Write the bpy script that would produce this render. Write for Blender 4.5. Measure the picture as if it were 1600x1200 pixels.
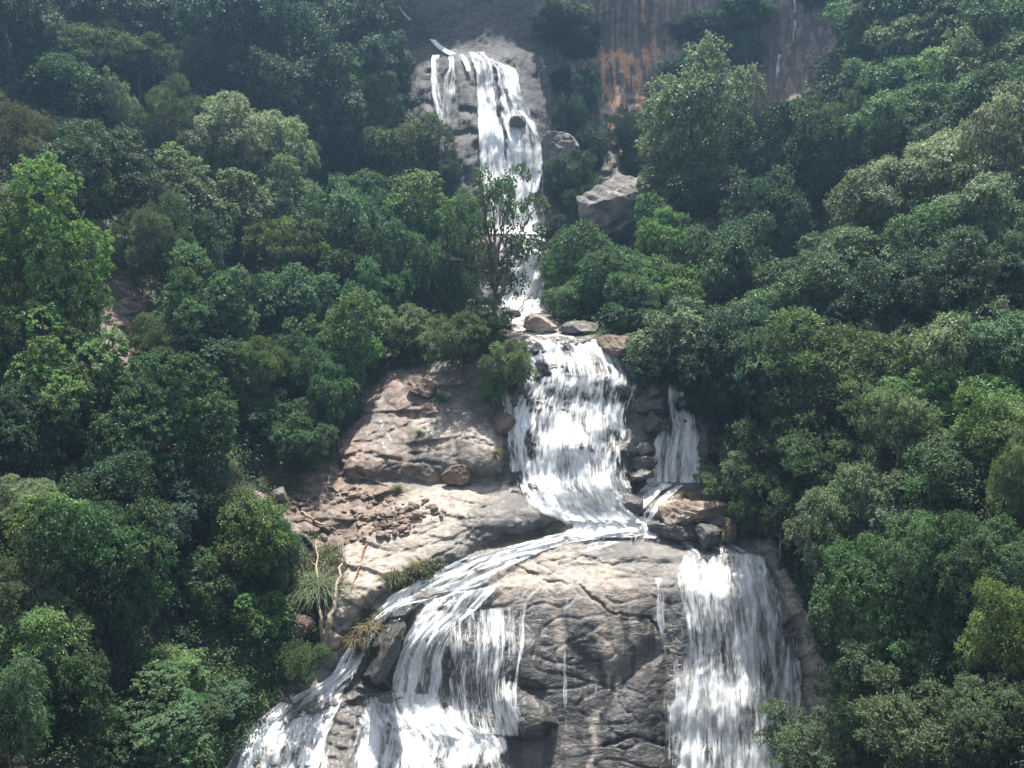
import bpy, bmesh, math, random
import numpy as np
from mathutils import Vector, Matrix
from mathutils.bvhtree import BVHTree
R = math.radians
for o in list(bpy.data.objects): bpy.data.objects.remove(o)
scene = bpy.context.scene
COL = scene.collection

# ---------------------------------------------------------------- camera
F_PX, PITCH = 1232.0, R(10.1)          # focal length in photo pixels (1600 wide), tilt below the horizon
cam_d = bpy.data.cameras.new('camera'); cam = bpy.data.objects.new('camera', cam_d); COL.objects.link(cam)
cam_d.sensor_width = 36; cam_d.lens = 36*F_PX/1600; cam_d.clip_start = .5; cam_d.clip_end = 3000
cam.location = (0, 0, 0); cam.rotation_euler = (R(90)-PITCH, 0, 0)
scene.camera = cam

# ---------------------------------------------------------------- sky, sun, exposure
SUN_EL, SUN_AZ = R(72), R(2)           # azimuth measured from +Y (view direction) towards +X
world = bpy.data.worlds.new('World'); scene.world = world; world.use_nodes = True
wn = world.node_tree
sky = wn.nodes.new('ShaderNodeTexSky'); sky.sky_type = 'NISHITA'; sky.sun_disc = False
sky.sun_elevation = SUN_EL; sky.sun_rotation = SUN_AZ; sky.air_density = 1.2; sky.dust_density = 2.0
sky_desat = wn.nodes.new('ShaderNodeHueSaturation'); sky_desat.inputs['Saturation'].default_value = .5     # added desaturation of the sky light, so shaded water reads white
wn.links.new(sky.outputs[0], sky_desat.inputs['Color']); wn.links.new(sky_desat.outputs[0], wn.nodes['Background'].inputs[0]); wn.nodes['Background'].inputs[1].default_value = .08
sun_d = bpy.data.lights.new('sun', 'SUN'); sun_d.energy = 4.4; sun_d.angle = R(.6); sun_d.color = (1, .95, .87)
sun = bpy.data.objects.new('sun', sun_d); COL.objects.link(sun); sun.location = (0, 60, 150)
sdir = Vector((math.sin(SUN_AZ)*math.cos(SUN_EL), math.cos(SUN_AZ)*math.cos(SUN_EL), math.sin(SUN_EL)))
sun.rotation_euler = sdir.to_track_quat('Z', 'Y').to_euler()
vs = scene.view_settings; vs.view_transform = 'Standard'; vs.look = 'None'; vs.exposure = 1.52; vs.gamma = 1
cy = scene.cycles
cy.max_bounces = 6; cy.diffuse_bounces = 3; cy.glossy_bounces = 2; cy.transmission_bounces = 2
cy.transparent_max_bounces = 16; cy.volume_bounces = 1
cy.use_denoising = True; cy.sample_clamp_indirect = 4; cy.caustics_reflective = False; cy.caustics_refractive = False

# ---------------------------------------------------------------- pixel <-> place
CP, SP = math.cos(PITCH), math.sin(PITCH)
def P(u, v, d):
    """the place seen at photo pixel (u, v) at d metres ahead"""
    a = (np.asarray(u, float)-800)/F_PX; b = -(np.asarray(v, float)-600)/F_PX
    y = CP+b*SP; z = -SP+b*CP
    k = np.asarray(d, float)/y
    return np.stack([a*k, np.broadcast_to(d, np.shape(k))*1.0, z*k], -1)

# ---------------------------------------------------------------- noise
def _grad(ix, iy, seed):
    h = (ix*374761393 + iy*668265263 + seed*1442695041) & 0xffffffff
    h = ((h ^ (h >> 13))*1274126177) & 0xffffffff
    return (h ^ (h >> 16)).astype(np.float64)*(2*math.pi/4294967296.0)
def perlin(x, y, seed=0):
    x0 = np.floor(x); y0 = np.floor(y); fx = x-x0; fy = y-y0
    ix = x0.astype(np.int64); iy = y0.astype(np.int64)
    sx = fx*fx*fx*(fx*(fx*6-15)+10); sy = fy*fy*fy*(fy*(fy*6-15)+10)
    def g(dx, dy):
        t = _grad(ix+dx, iy+dy, seed); return np.cos(t)*(fx-dx)+np.sin(t)*(fy-dy)
    a = g(0, 0); b = g(1, 0); c = g(0, 1); d = g(1, 1)
    return ((a+(b-a)*sx)*(1-sy)+(c+(d-c)*sx)*sy)*1.45
def fbm(x, y, o=4, seed=0, gain=.5):
    s = 0; a = 1.0; f = 1.0; t = 0
    for i in range(o):
        s = s+a*perlin(x*f, y*f, seed+i*17); t += a; a *= gain; f *= 2.03
    return s/t*1.3
def ridged(x, y, o=3, seed=0):
    s = 0; a = 1.0; f = 1.0; t = 0
    for i in range(o):
        s = s+a*(1-np.abs(perlin(x*f, y*f, seed+i*31))); t += a; a *= .5; f *= 2.1
    return s/t
def sstep(a, b, x):
    t = np.clip((x-a)/(b-a), 0, 1); return t*t*(3-2*t)
def blur1(A, n, ax):
    if n < 1: return A
    for _ in range(2):
        k = 2*n+1
        pad = [(0, 0), (0, 0)]; pad[ax] = (n+1, n)
        c = np.cumsum(np.pad(A, pad, mode='edge'), axis=ax)
        A = (np.take(c, range(k, c.shape[ax]), ax)-np.take(c, range(0, c.shape[ax]-k), ax))/k
    return A

# ---------------------------------------------------------------- scene helpers
def tag(o, label=None, cat=None, group=None, kind=None):
    if label: o['label'] = label
    if cat: o['category'] = cat
    if group: o['group'] = group
    if kind: o['kind'] = kind
    return o
def mesh_from(name, V, Q, mat=None, smooth=False, attrs=None, uv=None):
    """V (n,3), Q (m,k) faces with k corners"""
    V = np.ascontiguousarray(V, np.float32); Q = np.ascontiguousarray(Q, np.int32)
    me = bpy.data.meshes.new(name); n, k = Q.shape
    me.vertices.add(len(V)); me.vertices.foreach_set('co', V.ravel())
    me.loops.add(n*k); me.loops.foreach_set('vertex_index', Q.ravel())
    me.polygons.add(n); me.polygons.foreach_set('loop_start', np.arange(0, n*k, k, dtype=np.int32))
    me.polygons.foreach_set('use_smooth', np.full(n, smooth))
    for an, av in (attrs or {}).items():
        at = me.attributes.new(an, 'FLOAT', 'POINT'); at.data.foreach_set('value', np.ascontiguousarray(av, np.float32).ravel())
    if uv is not None:
        l = me.uv_layers.new(name='flow'); l.data.foreach_set('uv', np.ascontiguousarray(uv[Q.ravel()], np.float32).ravel())
    me.update(calc_edges=True); me.validate()
    if mat: me.materials.append(mat)
    return me
def link(name, me, parent=None, loc=None):
    o = bpy.data.objects.new(name, me); COL.objects.link(o)
    if parent: o.parent = parent
    if loc is not None: o.location = loc
    return o
class G:
    """a small node-graph writer"""
    def __init__(s, name):
        s.m = bpy.data.materials.new(name); s.m.use_nodes = True; s.t = s.m.node_tree
        s.t.nodes.clear(); s.out = s.t.nodes.new('ShaderNodeOutputMaterial')
    def n(s, typ, **kw):
        nd = s.t.nodes.new('ShaderNode'+typ)
        for k, v in kw.items(): setattr(nd, k, v)
        return nd
    def set(s, sock, v):
        if isinstance(v, bpy.types.NodeSocket): s.t.links.new(v, sock)
        else:
            if isinstance(v, tuple) and len(v) == 3 and sock.type == 'RGBA': v = v+(1,)
            sock.default_value = v
    def attr(s, name): return s.n('Attribute', attribute_name=name).outputs['Fac']
    def math(s, op, a, b=0.0, clamp=False):
        nd = s.n('Math', operation=op, use_clamp=clamp); s.set(nd.inputs[0], a); s.set(nd.inputs[1], b); return nd.outputs[0]
    def mix(s, f, a, b, blend='MIX'):
        nd = s.n('Mix', data_type='RGBA', blend_type=blend); s.set(nd.inputs[0], f); s.set(nd.inputs[6], a); s.set(nd.inputs[7], b); return nd.outputs[2]
    def ramp(s, f, lo, hi, a=0.0, b=1.0):
        nd = s.n('MapRange', interpolation_type='SMOOTHSTEP'); s.set(nd.inputs[0], f)
        for i, v in enumerate((lo, hi, a, b)): s.set(nd.inputs[i+1], v)
        return nd.outputs[0]
    def noise(s, vec, scale, detail=4.0, rough=.55, dist=0.0):
        nd = s.n('TexNoise'); s.set(nd.inputs['Vector'], vec); nd.inputs['Scale'].default_value = scale
        nd.inputs['Detail'].default_value = detail; nd.inputs['Roughness'].default_value = rough; nd.inputs['Distortion'].default_value = dist
        return nd.outputs['Fac']
    def scale(s, vec, sc, rot=(0, 0, 0)):
        nd = s.n('Mapping'); s.set(nd.inputs[0], vec); nd.inputs['Scale'].default_value = sc; nd.inputs['Rotation'].default_value = rot; return nd.outputs[0]
    def shader(s, sh): s.t.links.new(sh, s.out.inputs['Surface']); return s.m
    def bsdf(s, color, rough, normal=None, spec=.5, **kw):
        b = s.n('BsdfPrincipled'); s.set(b.inputs['Base Color'], color); s.set(b.inputs['Roughness'], rough); s.set(b.inputs['Specular IOR Level'], spec)
        if normal is not None: s.set(b.inputs['Normal'], normal)
        for k, v in kw.items(): s.set(b.inputs[k.replace('_', ' ')], v)
        return b.outputs[0]
    def bump(s, h, strength, dist, normal=None):
        b = s.n('Bump'); s.set(b.inputs['Height'], h); b.inputs['Strength'].default_value = strength; b.inputs['Distance'].default_value = dist
        if normal is not None: s.set(b.inputs['Normal'], normal)
        return b.outputs[0]

# ---------------------------------------------------------------- materials
def rock_material(name, use_attr=True, base=((.10, .095, .09), (.27, .25, .225)), wetness=.0):
    g = G(name); co = g.n('TexCoord').outputs['Object']
    n1 = g.noise(co, .35, 5, .6); n2 = g.noise(co, 1.7, 6, .65); n3 = g.noise(g.scale(co, (1, 1, 3.2), (R(12), R(14), 0)), 1.1, 7, .68, .6)
    st = g.noise(g.scale(co, (1.1, .5, .055)), 1.0, 4, .55, .15)      # vertical run-off stains
    col = g.mix(g.ramp(n1, .36, .64), base[0], base[1])
    col = g.mix(g.ramp(n3, .40, .62, 0, .65), col, base[0], 'MIX')
    wet = wetness
    if use_attr:
        tan, brown, orange, moss, soil, stain = (g.attr(k) for k in ('tan', 'brown', 'orange', 'moss', 'soil', 'stain'))
        w = g.attr('wet')
        tanc = g.mix(g.ramp(n2, .35, .66), (.235, .20, .17), (.40, .35, .30))
        tanc = g.mix(g.ramp(n3, .53, .66, 0, .75), tanc, (.20, .17, .145))
        brc = g.mix(g.ramp(n2, .35, .65), (.14, .10, .08), (.31, .235, .19))
        brc = g.mix(g.ramp(n3, .5, .64, 0, .6), brc, (.10, .075, .065))
        orc = g.mix(g.ramp(n2, .3, .7), (.36, .16, .065), (.50, .29, .16))
        orc = g.mix(g.ramp(st, .45, .56), orc, (.12, .10, .09))
        soc = g.mix(g.ramp(n2, .38, .62), (.07, .052, .04), (.23, .172, .135))
        col = g.mix(g.math('MULTIPLY', brown, g.ramp(n1, .25, .5)), col, brc)
        col = g.mix(g.math('MULTIPLY', tan, g.ramp(n1, .2, .45)), col, tanc)
        col = g.mix(orange, col, orc); col = g.mix(soil, col, soc)
        dk = g.math('MULTIPLY', stain, g.ramp(st, .44, .54)); col = g.mix(dk, col, (.062, .060, .058))
        mo = g.mix(g.ramp(n2, .4, .6), (.05, .06, .02), (.16, .13, .035)); col = g.mix(g.math('MULTIPLY', moss, g.ramp(n2, .35, .55)), col, mo)
        wet = g.math('MULTIPLY', w, g.ramp(n2, .25, .55, .55, 1.0), True)
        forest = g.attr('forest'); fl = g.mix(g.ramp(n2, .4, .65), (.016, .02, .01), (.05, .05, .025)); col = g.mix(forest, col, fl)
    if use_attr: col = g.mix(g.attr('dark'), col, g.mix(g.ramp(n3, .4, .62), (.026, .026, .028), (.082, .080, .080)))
    col = g.mix(g.math('MULTIPLY', wet, .5), col, (.04, .039, .038))
    rough = g.math('SUBTRACT', .8, g.math('MULTIPLY', g.math('MULTIPLY', wet, 1.35, True), .66))
    h = g.math('ADD', g.math('MULTIPLY', n3, .8), g.math('MULTIPLY', g.noise(co, 5.5, 5, .7), .35))
    nrm = g.bump(h, .9, .22)
    return g.shader(g.bsdf(col, rough, nrm, .45))
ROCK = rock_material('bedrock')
BOULDER = rock_material('boulder_rock', False, ((.075, .07, .065), (.22, .205, .19)))
BOULDER_WET = rock_material('wet_boulder_rock', False, ((.05, .048, .045), (.13, .12, .115)), .55)
BOULDER_TAN = rock_material('tan_boulder_rock', False, ((.17, .13, .10), (.42, .34, .27)))
BOULDER_BROWN = rock_material('brown_boulder_rock', False, ((.09, .065, .05), (.25, .18, .14)))

def leaf_material():
    g = G('leaf'); inf = g.n('ObjectInfo'); var = g.attr('leafvar'); co = g.n('TexCoord').outputs['Object']
    c = inf.outputs['Color']
    hs = g.n('HueSaturation'); g.set(hs.inputs['Color'], c)
    g.set(hs.inputs['Hue'], g.math('ADD', g.math('MULTIPLY', var, .07), .463))
    g.set(hs.inputs['Value'], g.ramp(var, 0, 1, .45, 1.7)); g.set(hs.inputs['Saturation'], g.ramp(g.noise(co, .45, 2), .3, .7, .8, 1.1))
    col = g.mix(g.ramp(var, .985, .998, 0, .7), hs.outputs[0], (.20, .15, .07))
    b = g.bsdf(col, .56, None, .32)
    t = g.n('BsdfTranslucent'); g.set(t.inputs['Color'], g.mix(.5, col, g.mix(1.0, col, (1.5, 1.7, .7), 'MULTIPLY')))
    mx = g.n('MixShader'); mx.inputs[0].default_value = .34
    g.t.links.new(b, mx.inputs[1]); g.t.links.new(t.outputs[0], mx.inputs[2])
    return g.shader(mx.outputs[0])
LEAF = leaf_material()
def bark_material(name, a, b):
    g = G(name); co = g.n('TexCoord').outputs['Object']; n = g.noise(g.scale(co, (6, 6, 1.2)), 1.5, 5)
    return g.shader(g.bsdf(g.mix(g.ramp(n, .35, .65), a, b), .85, g.bump(n, .6, .05), .2))
BARK = bark_material('bark', (.06, .05, .04), (.24, .20, .165))
DEADWOOD = bark_material('dead_wood', (.17, .13, .10), (.40, .33, .26))
REDWOOD = bark_material('rusty_dead_wood', (.16, .07, .04), (.32, .17, .10))

def water_material(name, au, av, soft=.16, tint=(.90, .92, .93), peak=1.0):
    """white water: foam streaks along the flow (uv in metres: u across, v along) with gaps that show the rock"""
    g = G(name); uv = g.n('UVMap', uv_map='flow').outputs[0]; dens = g.attr('dens')
    a = g.noise(g.scale(uv, (au, av, 1)), 1.0, 6, .62, .35)
    b = g.noise(g.scale(uv, (au*2.6, av*2.2, 1)), 1.0, 5, .65, .6)
    c = g.noise(g.scale(uv, (au*.28, av*.35, 1)), 1.0, 3, .5, .3)
    n = g.math('ADD', g.math('ADD', g.math('MULTIPLY', a, .40), g.math('MULTIPLY', b, .24)), g.math('MULTIPLY', c, .36))
    n = g.ramp(n, .33, .67)
    th = g.math('SUBTRACT', 1.0, dens)
    f = g.math('DIVIDE', g.math('SUBTRACT', n, th), soft, True)
    f = g.math('MULTIPLY', g.math('MULTIPLY', f, g.ramp(dens, .0, .1), True), peak)
    hgt = g.math('ADD', g.math('MULTIPLY', a, .6), g.math('MULTIPLY', b, .4)); nrm = g.bump(hgt, .55, .3)
    foam = g.mix(g.ramp(n, .1, .8), tuple(x*.72 for x in tint), tint)
    p = g.bsdf(foam, .45, nrm, .3)
    t = g.n('BsdfTranslucent'); g.set(t.inputs['Color'], foam); g.t.links.new(nrm, t.inputs['Normal'])
    m1 = g.n('MixShader'); m1.inputs[0].default_value = .25; g.t.links.new(p, m1.inputs[1]); g.t.links.new(t.outputs[0], m1.inputs[2])
    tr = g.n('BsdfTransparent'); m2 = g.n('MixShader'); g.set(m2.inputs[0], f)
    g.t.links.new(tr.outputs[0], m2.inputs[1]); g.t.links.new(m1.outputs[0], m2.inputs[2])
    return g.shader(m2.outputs[0])
WATER = water_material('falling_water', 2.6, .34, .58)
WATER_FINE = water_material('falling_water_fine', 4.2, .5, .62)
WATER_FAR = water_material('distant_falling_water', 1.4, .16, .6)
WATER_RUN = water_material('rushing_water', 2.0, .6, .55)
WATER_MIST = water_material('drifting_spray', .5, .3, .9, peak=.8)
g = G('spray'); sp = g.bsdf((.90, .92, .93), .4, None, .3); tr = g.n('BsdfTransparent'); mm = g.n('MixShader'); mm.inputs[0].default_value = .42
g.t.links.new(tr.outputs[0], mm.inputs[1]); g.t.links.new(sp, mm.inputs[2]); WSPRAY = g.shader(mm.outputs[0])
HAZE=.0004

# ================================================================ the ravine: one relief surface of hillsides, cliffs and river rock
US, VS, ST = -640, -420, 2
NU, NV = 1441, 1021
ug = US+ST*np.arange(NU); vg = VS+ST*np.arange(NV)
UU, VV = np.meshgrid(ug.astype(float), vg.astype(float))
ROWS = {  # photo row -> (photo column, metres ahead)
 -420: [(-640,136),(0,142),(600,149),(690,148),(850,149),(1050,150),(1600,138),(2240,126)],
 0:  [(-640,105),(0,120),(200,131),(400,137),(600,135),(690,136),(780,135.5),(850,138),(950,137),(1050,136),(1200,138),(1400,125),(1600,110),(2240,95)],
 70: [(-640,98),(0,112),(200,124),(400,134),(600,137),(665,134.5),(690,131.5),(780,130.5),(830,133),(950,137),(1050,135),(1200,135),(1400,118),(1600,102),(2240,88)],
 100:[(-640,94),(0,109),(200,122),(400,132),(600,133),(665,130),(690,128),(780,126.5),(830,128.5),(880,132),(950,133),(1050,133),(1200,134),(1400,116),(1600,99),(2240,85)],
 200:[(-640,84),(0,98),(200,111),(400,122),(600,127),(665,122),(690,120.5),(780,119.5),(840,120),(890,126),(950,129),(1050,127),(1200,127),(1400,105),(1600,89),(2240,75)],
 300:[(-640,73),(0,84),(200,97),(400,110),(600,121),(665,116.5),(690,114.5),(780,114),(850,115),(900,119),(950,121),(1050,120),(1200,114),(1400,94),(1600,79),(2240,66)],
 365:[(-640,66),(0,76),(200,89),(400,102),(600,114),(665,112),(690,111),(780,111),(850,111),(900,112),(950,113),(1050,112),(1200,106),(1400,86),(1600,72),(2240,60)],
 382:[(-640,64),(0,75),(200,86),(400,100),(600,109),(690,107),(780,98),(860,98),(900,103),(950,107),(1050,109),(1200,104),(1400,84),(1600,71),(2240,58)],
 480:[(-640,55),(0,65),(200,75),(400,88),(600,95),(690,96),(780,95),(850,95),(950,94),(1050,93),(1200,89),(1400,74),(1600,62),(2240,50)],
 505:[(-640,53),(0,63),(200,73),(400,85),(520,92),(650,92),(750,84),(850,82),(950,82),(1100,86),(1200,84),(1400,71),(1600,60),(2240,48)],
 530:[(-640,51),(0,61),(200,71),(400,82),(520,88),(650,84),(750,76.5),(800,75.5),(950,75),(1000,77),(1100,80),(1250,76),(1400,69),(1600,58),(2240,46)],
 600:[(-640,46),(0,56),(200,65),(400,76),(520,80),(650,78),(750,74),(800,72.5),(950,72),(1010,72.5),(1100,75),(1250,71),(1400,63),(1600,54),(2240,42)],
 680:[(-640,41),(0,51),(200,60),(400,70),(520,73),(650,72),(800,69.5),(950,69.5),(1100,71),(1250,67),(1400,58),(1600,49.5),(2240,38)],
 745:[(-640,38),(0,48),(200,56),(400,66),(520,68.5),(650,68),(800,67.2),(950,67.5),(1100,68.5),(1250,64.5),(1400,54),(1600,46),(2240,35)],
 770:[(-640,37),(0,47),(200,55),(400,64.5),(520,66.3),(650,65.8),(800,66),(950,66.2),(1100,66.4),(1250,63),(1400,52.5),(1600,45),(2240,34)],
 800:[(-640,36),(0,45.5),(200,53),(400,62),(520,64),(650,64),(800,64.5),(950,65),(1100,64.5),(1250,61.5),(1400,51),(1600,43.5),(2240,33)],
 830:[(-640,35),(0,44.5),(200,51),(400,60.5),(520,62),(650,62.4),(800,62.8),(950,63.2),(1100,63),(1250,60.5),(1400,50),(1600,42.5),(2240,32)],
 870:[(-640,33.5),(0,43),(200,49),(400,57.5),(520,59.8),(650,60.2),(800,59.8),(950,60),(1100,60.3),(1200,59.5),(1300,56.5),(1400,49),(1600,41),(2240,31)],
 920:[(-640,32),(0,41),(200,47),(400,54),(520,57.2),(650,57.4),(800,57),(950,57.3),(1100,57.8),(1210,57.6),(1300,54.5),(1400,47),(1600,39.5),(2240,30)],
 1000:[(-640,30),(0,39),(200,44.5),(400,50.5),(520,53.8),(650,54),(800,54.8),(950,55.4),(1100,56.2),(1240,56.4),(1320,52.5),(1400,45),(1600,37),(2240,28)],
 1100:[(-640,28),(0,36),(200,41.5),(400,47.5),(520,51.4),(650,53.3),(800,52.6),(950,53.0),(1100,53.9),(1250,54.3),(1330,50),(1400,43),(1600,34),(2240,26)],
 1200:[(-640,26),(0,33.5),(200,39),(400,45),(520,47.6),(650,48.8),(800,50.0),(950,50.8),(1100,51.8),(1250,52.4),(1340,47.5),(1400,40.5),(1600,31),(2240,24)],
 1620:[(-640,20),(0,26),(200,30),(400,34),(520,37),(650,39),(800,40),(950,40.5),(1100,41),(1250,41),(1400,33),(1600,25),(2240,19)]}
rv = np.array(sorted(ROWS), float)
tab = np.stack([np.interp(ug, [p[0] for p in ROWS[int(r)]], [p[1] for p in ROWS[int(r)]]) for r in rv])
D0 = np.empty((NV, NU))
ii = np.clip(np.searchsorted(rv, vg, side='right')-1, 0, len(rv)-2); tt = ((vg-rv[ii])/(rv[ii+1]-rv[ii]))[:, None]
D0 = tab[ii]*(1-tt)+tab[ii+1]*tt
D0 = blur1(blur1(D0, 10, 1), 2, 0)

WU = UU+9*fbm(UU/37, VV/37, 3, 5)+3*fbm(UU/9, VV/9, 2, 6); WV = VV+9*fbm(UU/37, VV/37, 3, 8)+3*fbm(UU/9, VV/9, 2, 9)
def poly_win(pts, pad):
    a = np.array(pts, float)
    i0 = max(0, int((a[:, 1].min()-pad-VS)/ST)); i1 = min(NV, int((a[:, 1].max()+pad-VS)/ST)+2)
    j0 = max(0, int((a[:, 0].min()-pad-US)/ST)); j1 = min(NU, int((a[:, 0].max()+pad-US)/ST)+2)
    return slice(i0, i1), slice(j0, j1)
def poly_sd(pts, x, y):
    """signed distance in pixels, positive inside"""
    inside = np.zeros(x.shape, bool); dm = np.full(x.shape, 1e9)
    n = len(pts)
    for i in range(n):
        (x0, y0), (x1, y1) = pts[i], pts[(i+1) % n]
        if y0 != y1:
            c = ((y0 > y) != (y1 > y)) & (x < (x1-x0)*(y-y0)/(y1-y0)+x0); inside ^= c
        dx, dy = x1-x0, y1-y0; t = np.clip(((x-x0)*dx+(y-y0)*dy)/(dx*dx+dy*dy+1e-9), 0, 1)
        dm = np.minimum(dm, (x-x0-t*dx)**2+(y-y0-t*dy)**2)
    dm = np.sqrt(dm); return np.where(inside, dm, -dm)
def paint(A, pts, val=1.0, feather=10, warp=True):
    w = poly_win(pts, feather+16); x, y = (WU[w], WV[w]) if warp else (UU[w], VV[w])
    m = sstep(-feather, feather, poly_sd(pts, x, y)); A[w] = A[w]*(1-m)+val*m
def bulge(D, pts, h, edge):
    w = poly_win(pts, 14); sd = poly_sd(pts, WU[w]*.6+UU[w]*.4, WV[w]*.6+VV[w]*.4)
    D[w] -= np.where(sd > 0, h*(1-np.exp(-np.maximum(sd, 0)/edge)), 0)

# rock masses standing proud of the bed
BULGES = [
 # river slabs and the dome
 ([(520,690),(560,640),(610,585),(660,580),(700,615),(770,650),(795,700),(790,745),(700,757),(600,748),(540,752)], 1.7, 16),
 ([(630,655),(720,650),(790,690),(786,742),(720,748),(650,725)], .7, 12), ([(600,590),(650,580),(685,610),(690,648),(640,655),(600,625)], .7, 10),
 ([(530,700),(600,690),(660,715),(690,745),(600,742),(540,745)], .4, 9),
 ([(490,955),(510,880),(560,800),(640,766),(720,752),(800,758),(870,788),(888,808),(850,828),(760,850),(680,890),(600,930),(545,985),(505,1000)], 1.7, 16),
 ([(722,806),(760,772),(830,772),(886,806),(850,826),(770,845),(722,845)], .6, 9), ([(500,950),(540,900),(600,915),(560,965),(505,990)], .5, 8),
 ([(565,1062),(580,1000),(615,950),(640,938),(655,950),(622,1000),(608,1050),(612,1078)], 1.5, 9),
 ([(490,1240),(515,1090),(560,1068),(610,1078),(635,1092),(590,1115),(562,1160),(565,1240)], .9, 14),
 ([(770,1078),(798,1066),(850,1092),(872,1130),(850,1158),(812,1160),(782,1130)], 1.3, 10), ([(700,1010),(760,985),(840,1000),(860,1080),(780,1075),(700,1075)], .4, 12),
 ([(1000,812),(1008,776),(1060,770),(1142,786),(1146,830),(1090,832),(1040,818)], 1.0, 7),
 ([(1040,880),(1190,868),(1240,960),(1258,1110),(1250,1300),(1050,1300),(1040,1000)], .8, 40),
 ([(830,850),(960,846),(1090,850),(1180,865),(1060,884),(930,872)], .35, 10),
 ([(860,900),(950,880),(1030,930),(1040,1000),(960,1060),(880,1000)], .5, 22), ([(990,1050),(1040,1020),(1045,1240),(960,1240),(950,1120)], .5, 15),
 # tiers of the middle fall
 ([(790,625),(985,622),(1000,700),(1000,790),(840,790),(800,740)], .7, 22), ([(850,560),(920,550),(1000,588),(990,622),(850,615)], .9, 8),
 ([(820,690),(900,680),(990,700),(1000,790),(840,795)], .8, 16), ([(900,560),(960,565),(965,640),(930,690),(890,640)], .4, 12),
 ([(745,600),(790,552),(832,560),(836,600),(812,640),(770,640)], 1.2, 9), ([(700,640),(770,650),(790,745),(720,735)], .6, 8),
 ([(985,620),(1040,600),(1042,700),(1010,760),(985,740)], 1.0, 8), ([(1000,590),(1110,595),(1110,625),(1060,632),(1010,625)], 1.2, 7),
 # the upper fall
 ([(712,112),(738,112),(745,124),(744,172),(714,172)], 1.5, 5), ([(716,174),(744,174),(745,207),(716,206)], 1.3, 4), ([(700,212),(748,210),(750,270),(696,272)], 1.8, 7),
 ([(686,88),(706,88),(706,118),(686,118)], 1.0, 4), ([(694,116),(712,114),(713,206),(690,206)], 1.0, 5), ([(764,108),(780,108),(782,172),(768,172)], 1.3, 4),
 ([(780,110),(812,114),(822,172),(782,172)], 1.5, 7), ([(798,182),(812,180),(820,190),(819,203),(798,200)], 1.5, 4), ([(787,198),(827,200),(834,256),(788,256)], 1.5, 8),
 ([(699,44),(720,44),(722,76),(697,74)], 1.2, 5), ([(738,66),(762,46),(770,80),(740,82)], 1.1, 5), ([(767,60),(800,44),(830,100),(808,108),(770,86)], 1.3, 8),
 ([(626,84),(676,82),(676,160),(640,164)], 1.6, 7), ([(655,160),(690,165),(690,262),(660,250)], 1.2, 7), ([(838,322),(890,330),(900,372),(850,372)], 1.5, 8),
 # cliffs behind
 ([(846,100),(890,108),(892,170),(850,165)], 1.5, 5), ([(928,-120),(1016,-120),(1014,190),(960,240),(930,220)], 1.6, 22), ([(1130,110),(1250,70),(1345,10),(1300,90),(1210,200),(1140,195)], .5, 30),
]
rb = random.Random(12)
for _ in range(15):                                # broken treads under the middle fall
    u0, v0, w0, h0 = rb.uniform(815, 985), rb.uniform(555, 785), rb.uniform(16, 46), rb.uniform(14, 40)
    BULGES.append(([(u0-w0, v0+rb.uniform(-5, 8)), (u0-.7*w0, v0-h0*rb.uniform(.5, 1)), (u0+.1*w0, v0-h0*rb.uniform(.8, 1.2)), (u0+.8*w0, v0-h0*rb.uniform(.4, 1)), (u0+w0, v0+rb.uniform(-5, 8)), (u0, v0+rb.uniform(4, 14))], rb.uniform(.35, .8), rb.uniform(4, 9)))
for q in BULGES: bulge(D0, q[0], q[1]*(.45 if q[0][0][1] < 330 and q[0][0][0] < 850 else 1), q[2])
# steep undercut of the landslide and scree gullies
for pts, h in (([(128,420),(190,425),(232,500),(222,585),(160,585),(135,500)], -1.5), ([(400,690),(470,740),(500,830),(420,800),(395,740)], -1.2)):
    w = poly_win(pts, 30); D0[w] -= h*sstep(-25, 25, poly_sd(pts, WU[w], WV[w]))

# ---- what the surface is made of, and shade painted in at the upper fall
Z = lambda: np.zeros((NV, NU))
rock, wet, tan, brown, orange, moss, soil, stain, dark = (Z() for _ in range(9))
paint(dark, [(610,-20),(840,-20),(850,100),(860,230),(900,330),(900,372),(690,372),(640,240)], .84, 12); paint(dark, [(690,945),(760,975),(850,1000),(870,1120),(850,1240),(690,1240)], .35, 30); paint(dark, [(560,1065),(580,990),(640,935),(655,950),(612,1080)], .8, 6); paint(dark, [(985,600),(1112,595),(1112,740),(1010,760),(985,740)], .6, 8); paint(dark, [(780,540),(990,540),(1000,790),(800,760)], .6, 8); paint(dark, [(930,1080),(1045,1020),(1045,1240),(900,1240)], .4, 16)  # upper fall polygon: dark rock, plus shade painted in to match the cliffs
CHANNEL = [(560,-420),(610,40),(628,100),(655,200),(690,290),(740,440),(755,505),(700,560),(610,580),(540,640),(520,700),(405,725),(400,790),(470,830),(505,890),(490,1010),(430,1080),(345,1200),(250,1620),
 (1350,1620),(1322,1110),(1262,950),(1215,850),(1150,815),(1112,740),(1110,610),(990,590),(960,530),(880,500),(862,470),(885,385),(1010,350),(1010,285),(965,250),(1010,210),(1100,200),(1240,170),(1340,20),(1310,-420)]
paint(rock, CHANNEL, 1, 8)
paint(rock, [(128,415),(190,422),(238,500),(225,590),(155,590),(132,500)], 1, 12)
paint(rock, [(395,700),(470,690),(520,740),(500,830),(430,800)], 1, 12)
paint(tan, [(500,985),(520,900),(570,800),(650,770),(740,752),(800,765),(730,800),(700,850),(590,925),(530,985)], 1, 14)
paint(tan, [(640,650),(720,650),(785,690),(780,735),(700,730),(650,700)], .75, 12)
paint(tan, [(800,850),(900,850),(955,880),(1000,925),(960,960),(900,960),(830,935),(770,960),(770,880)], 1, 16)
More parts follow.
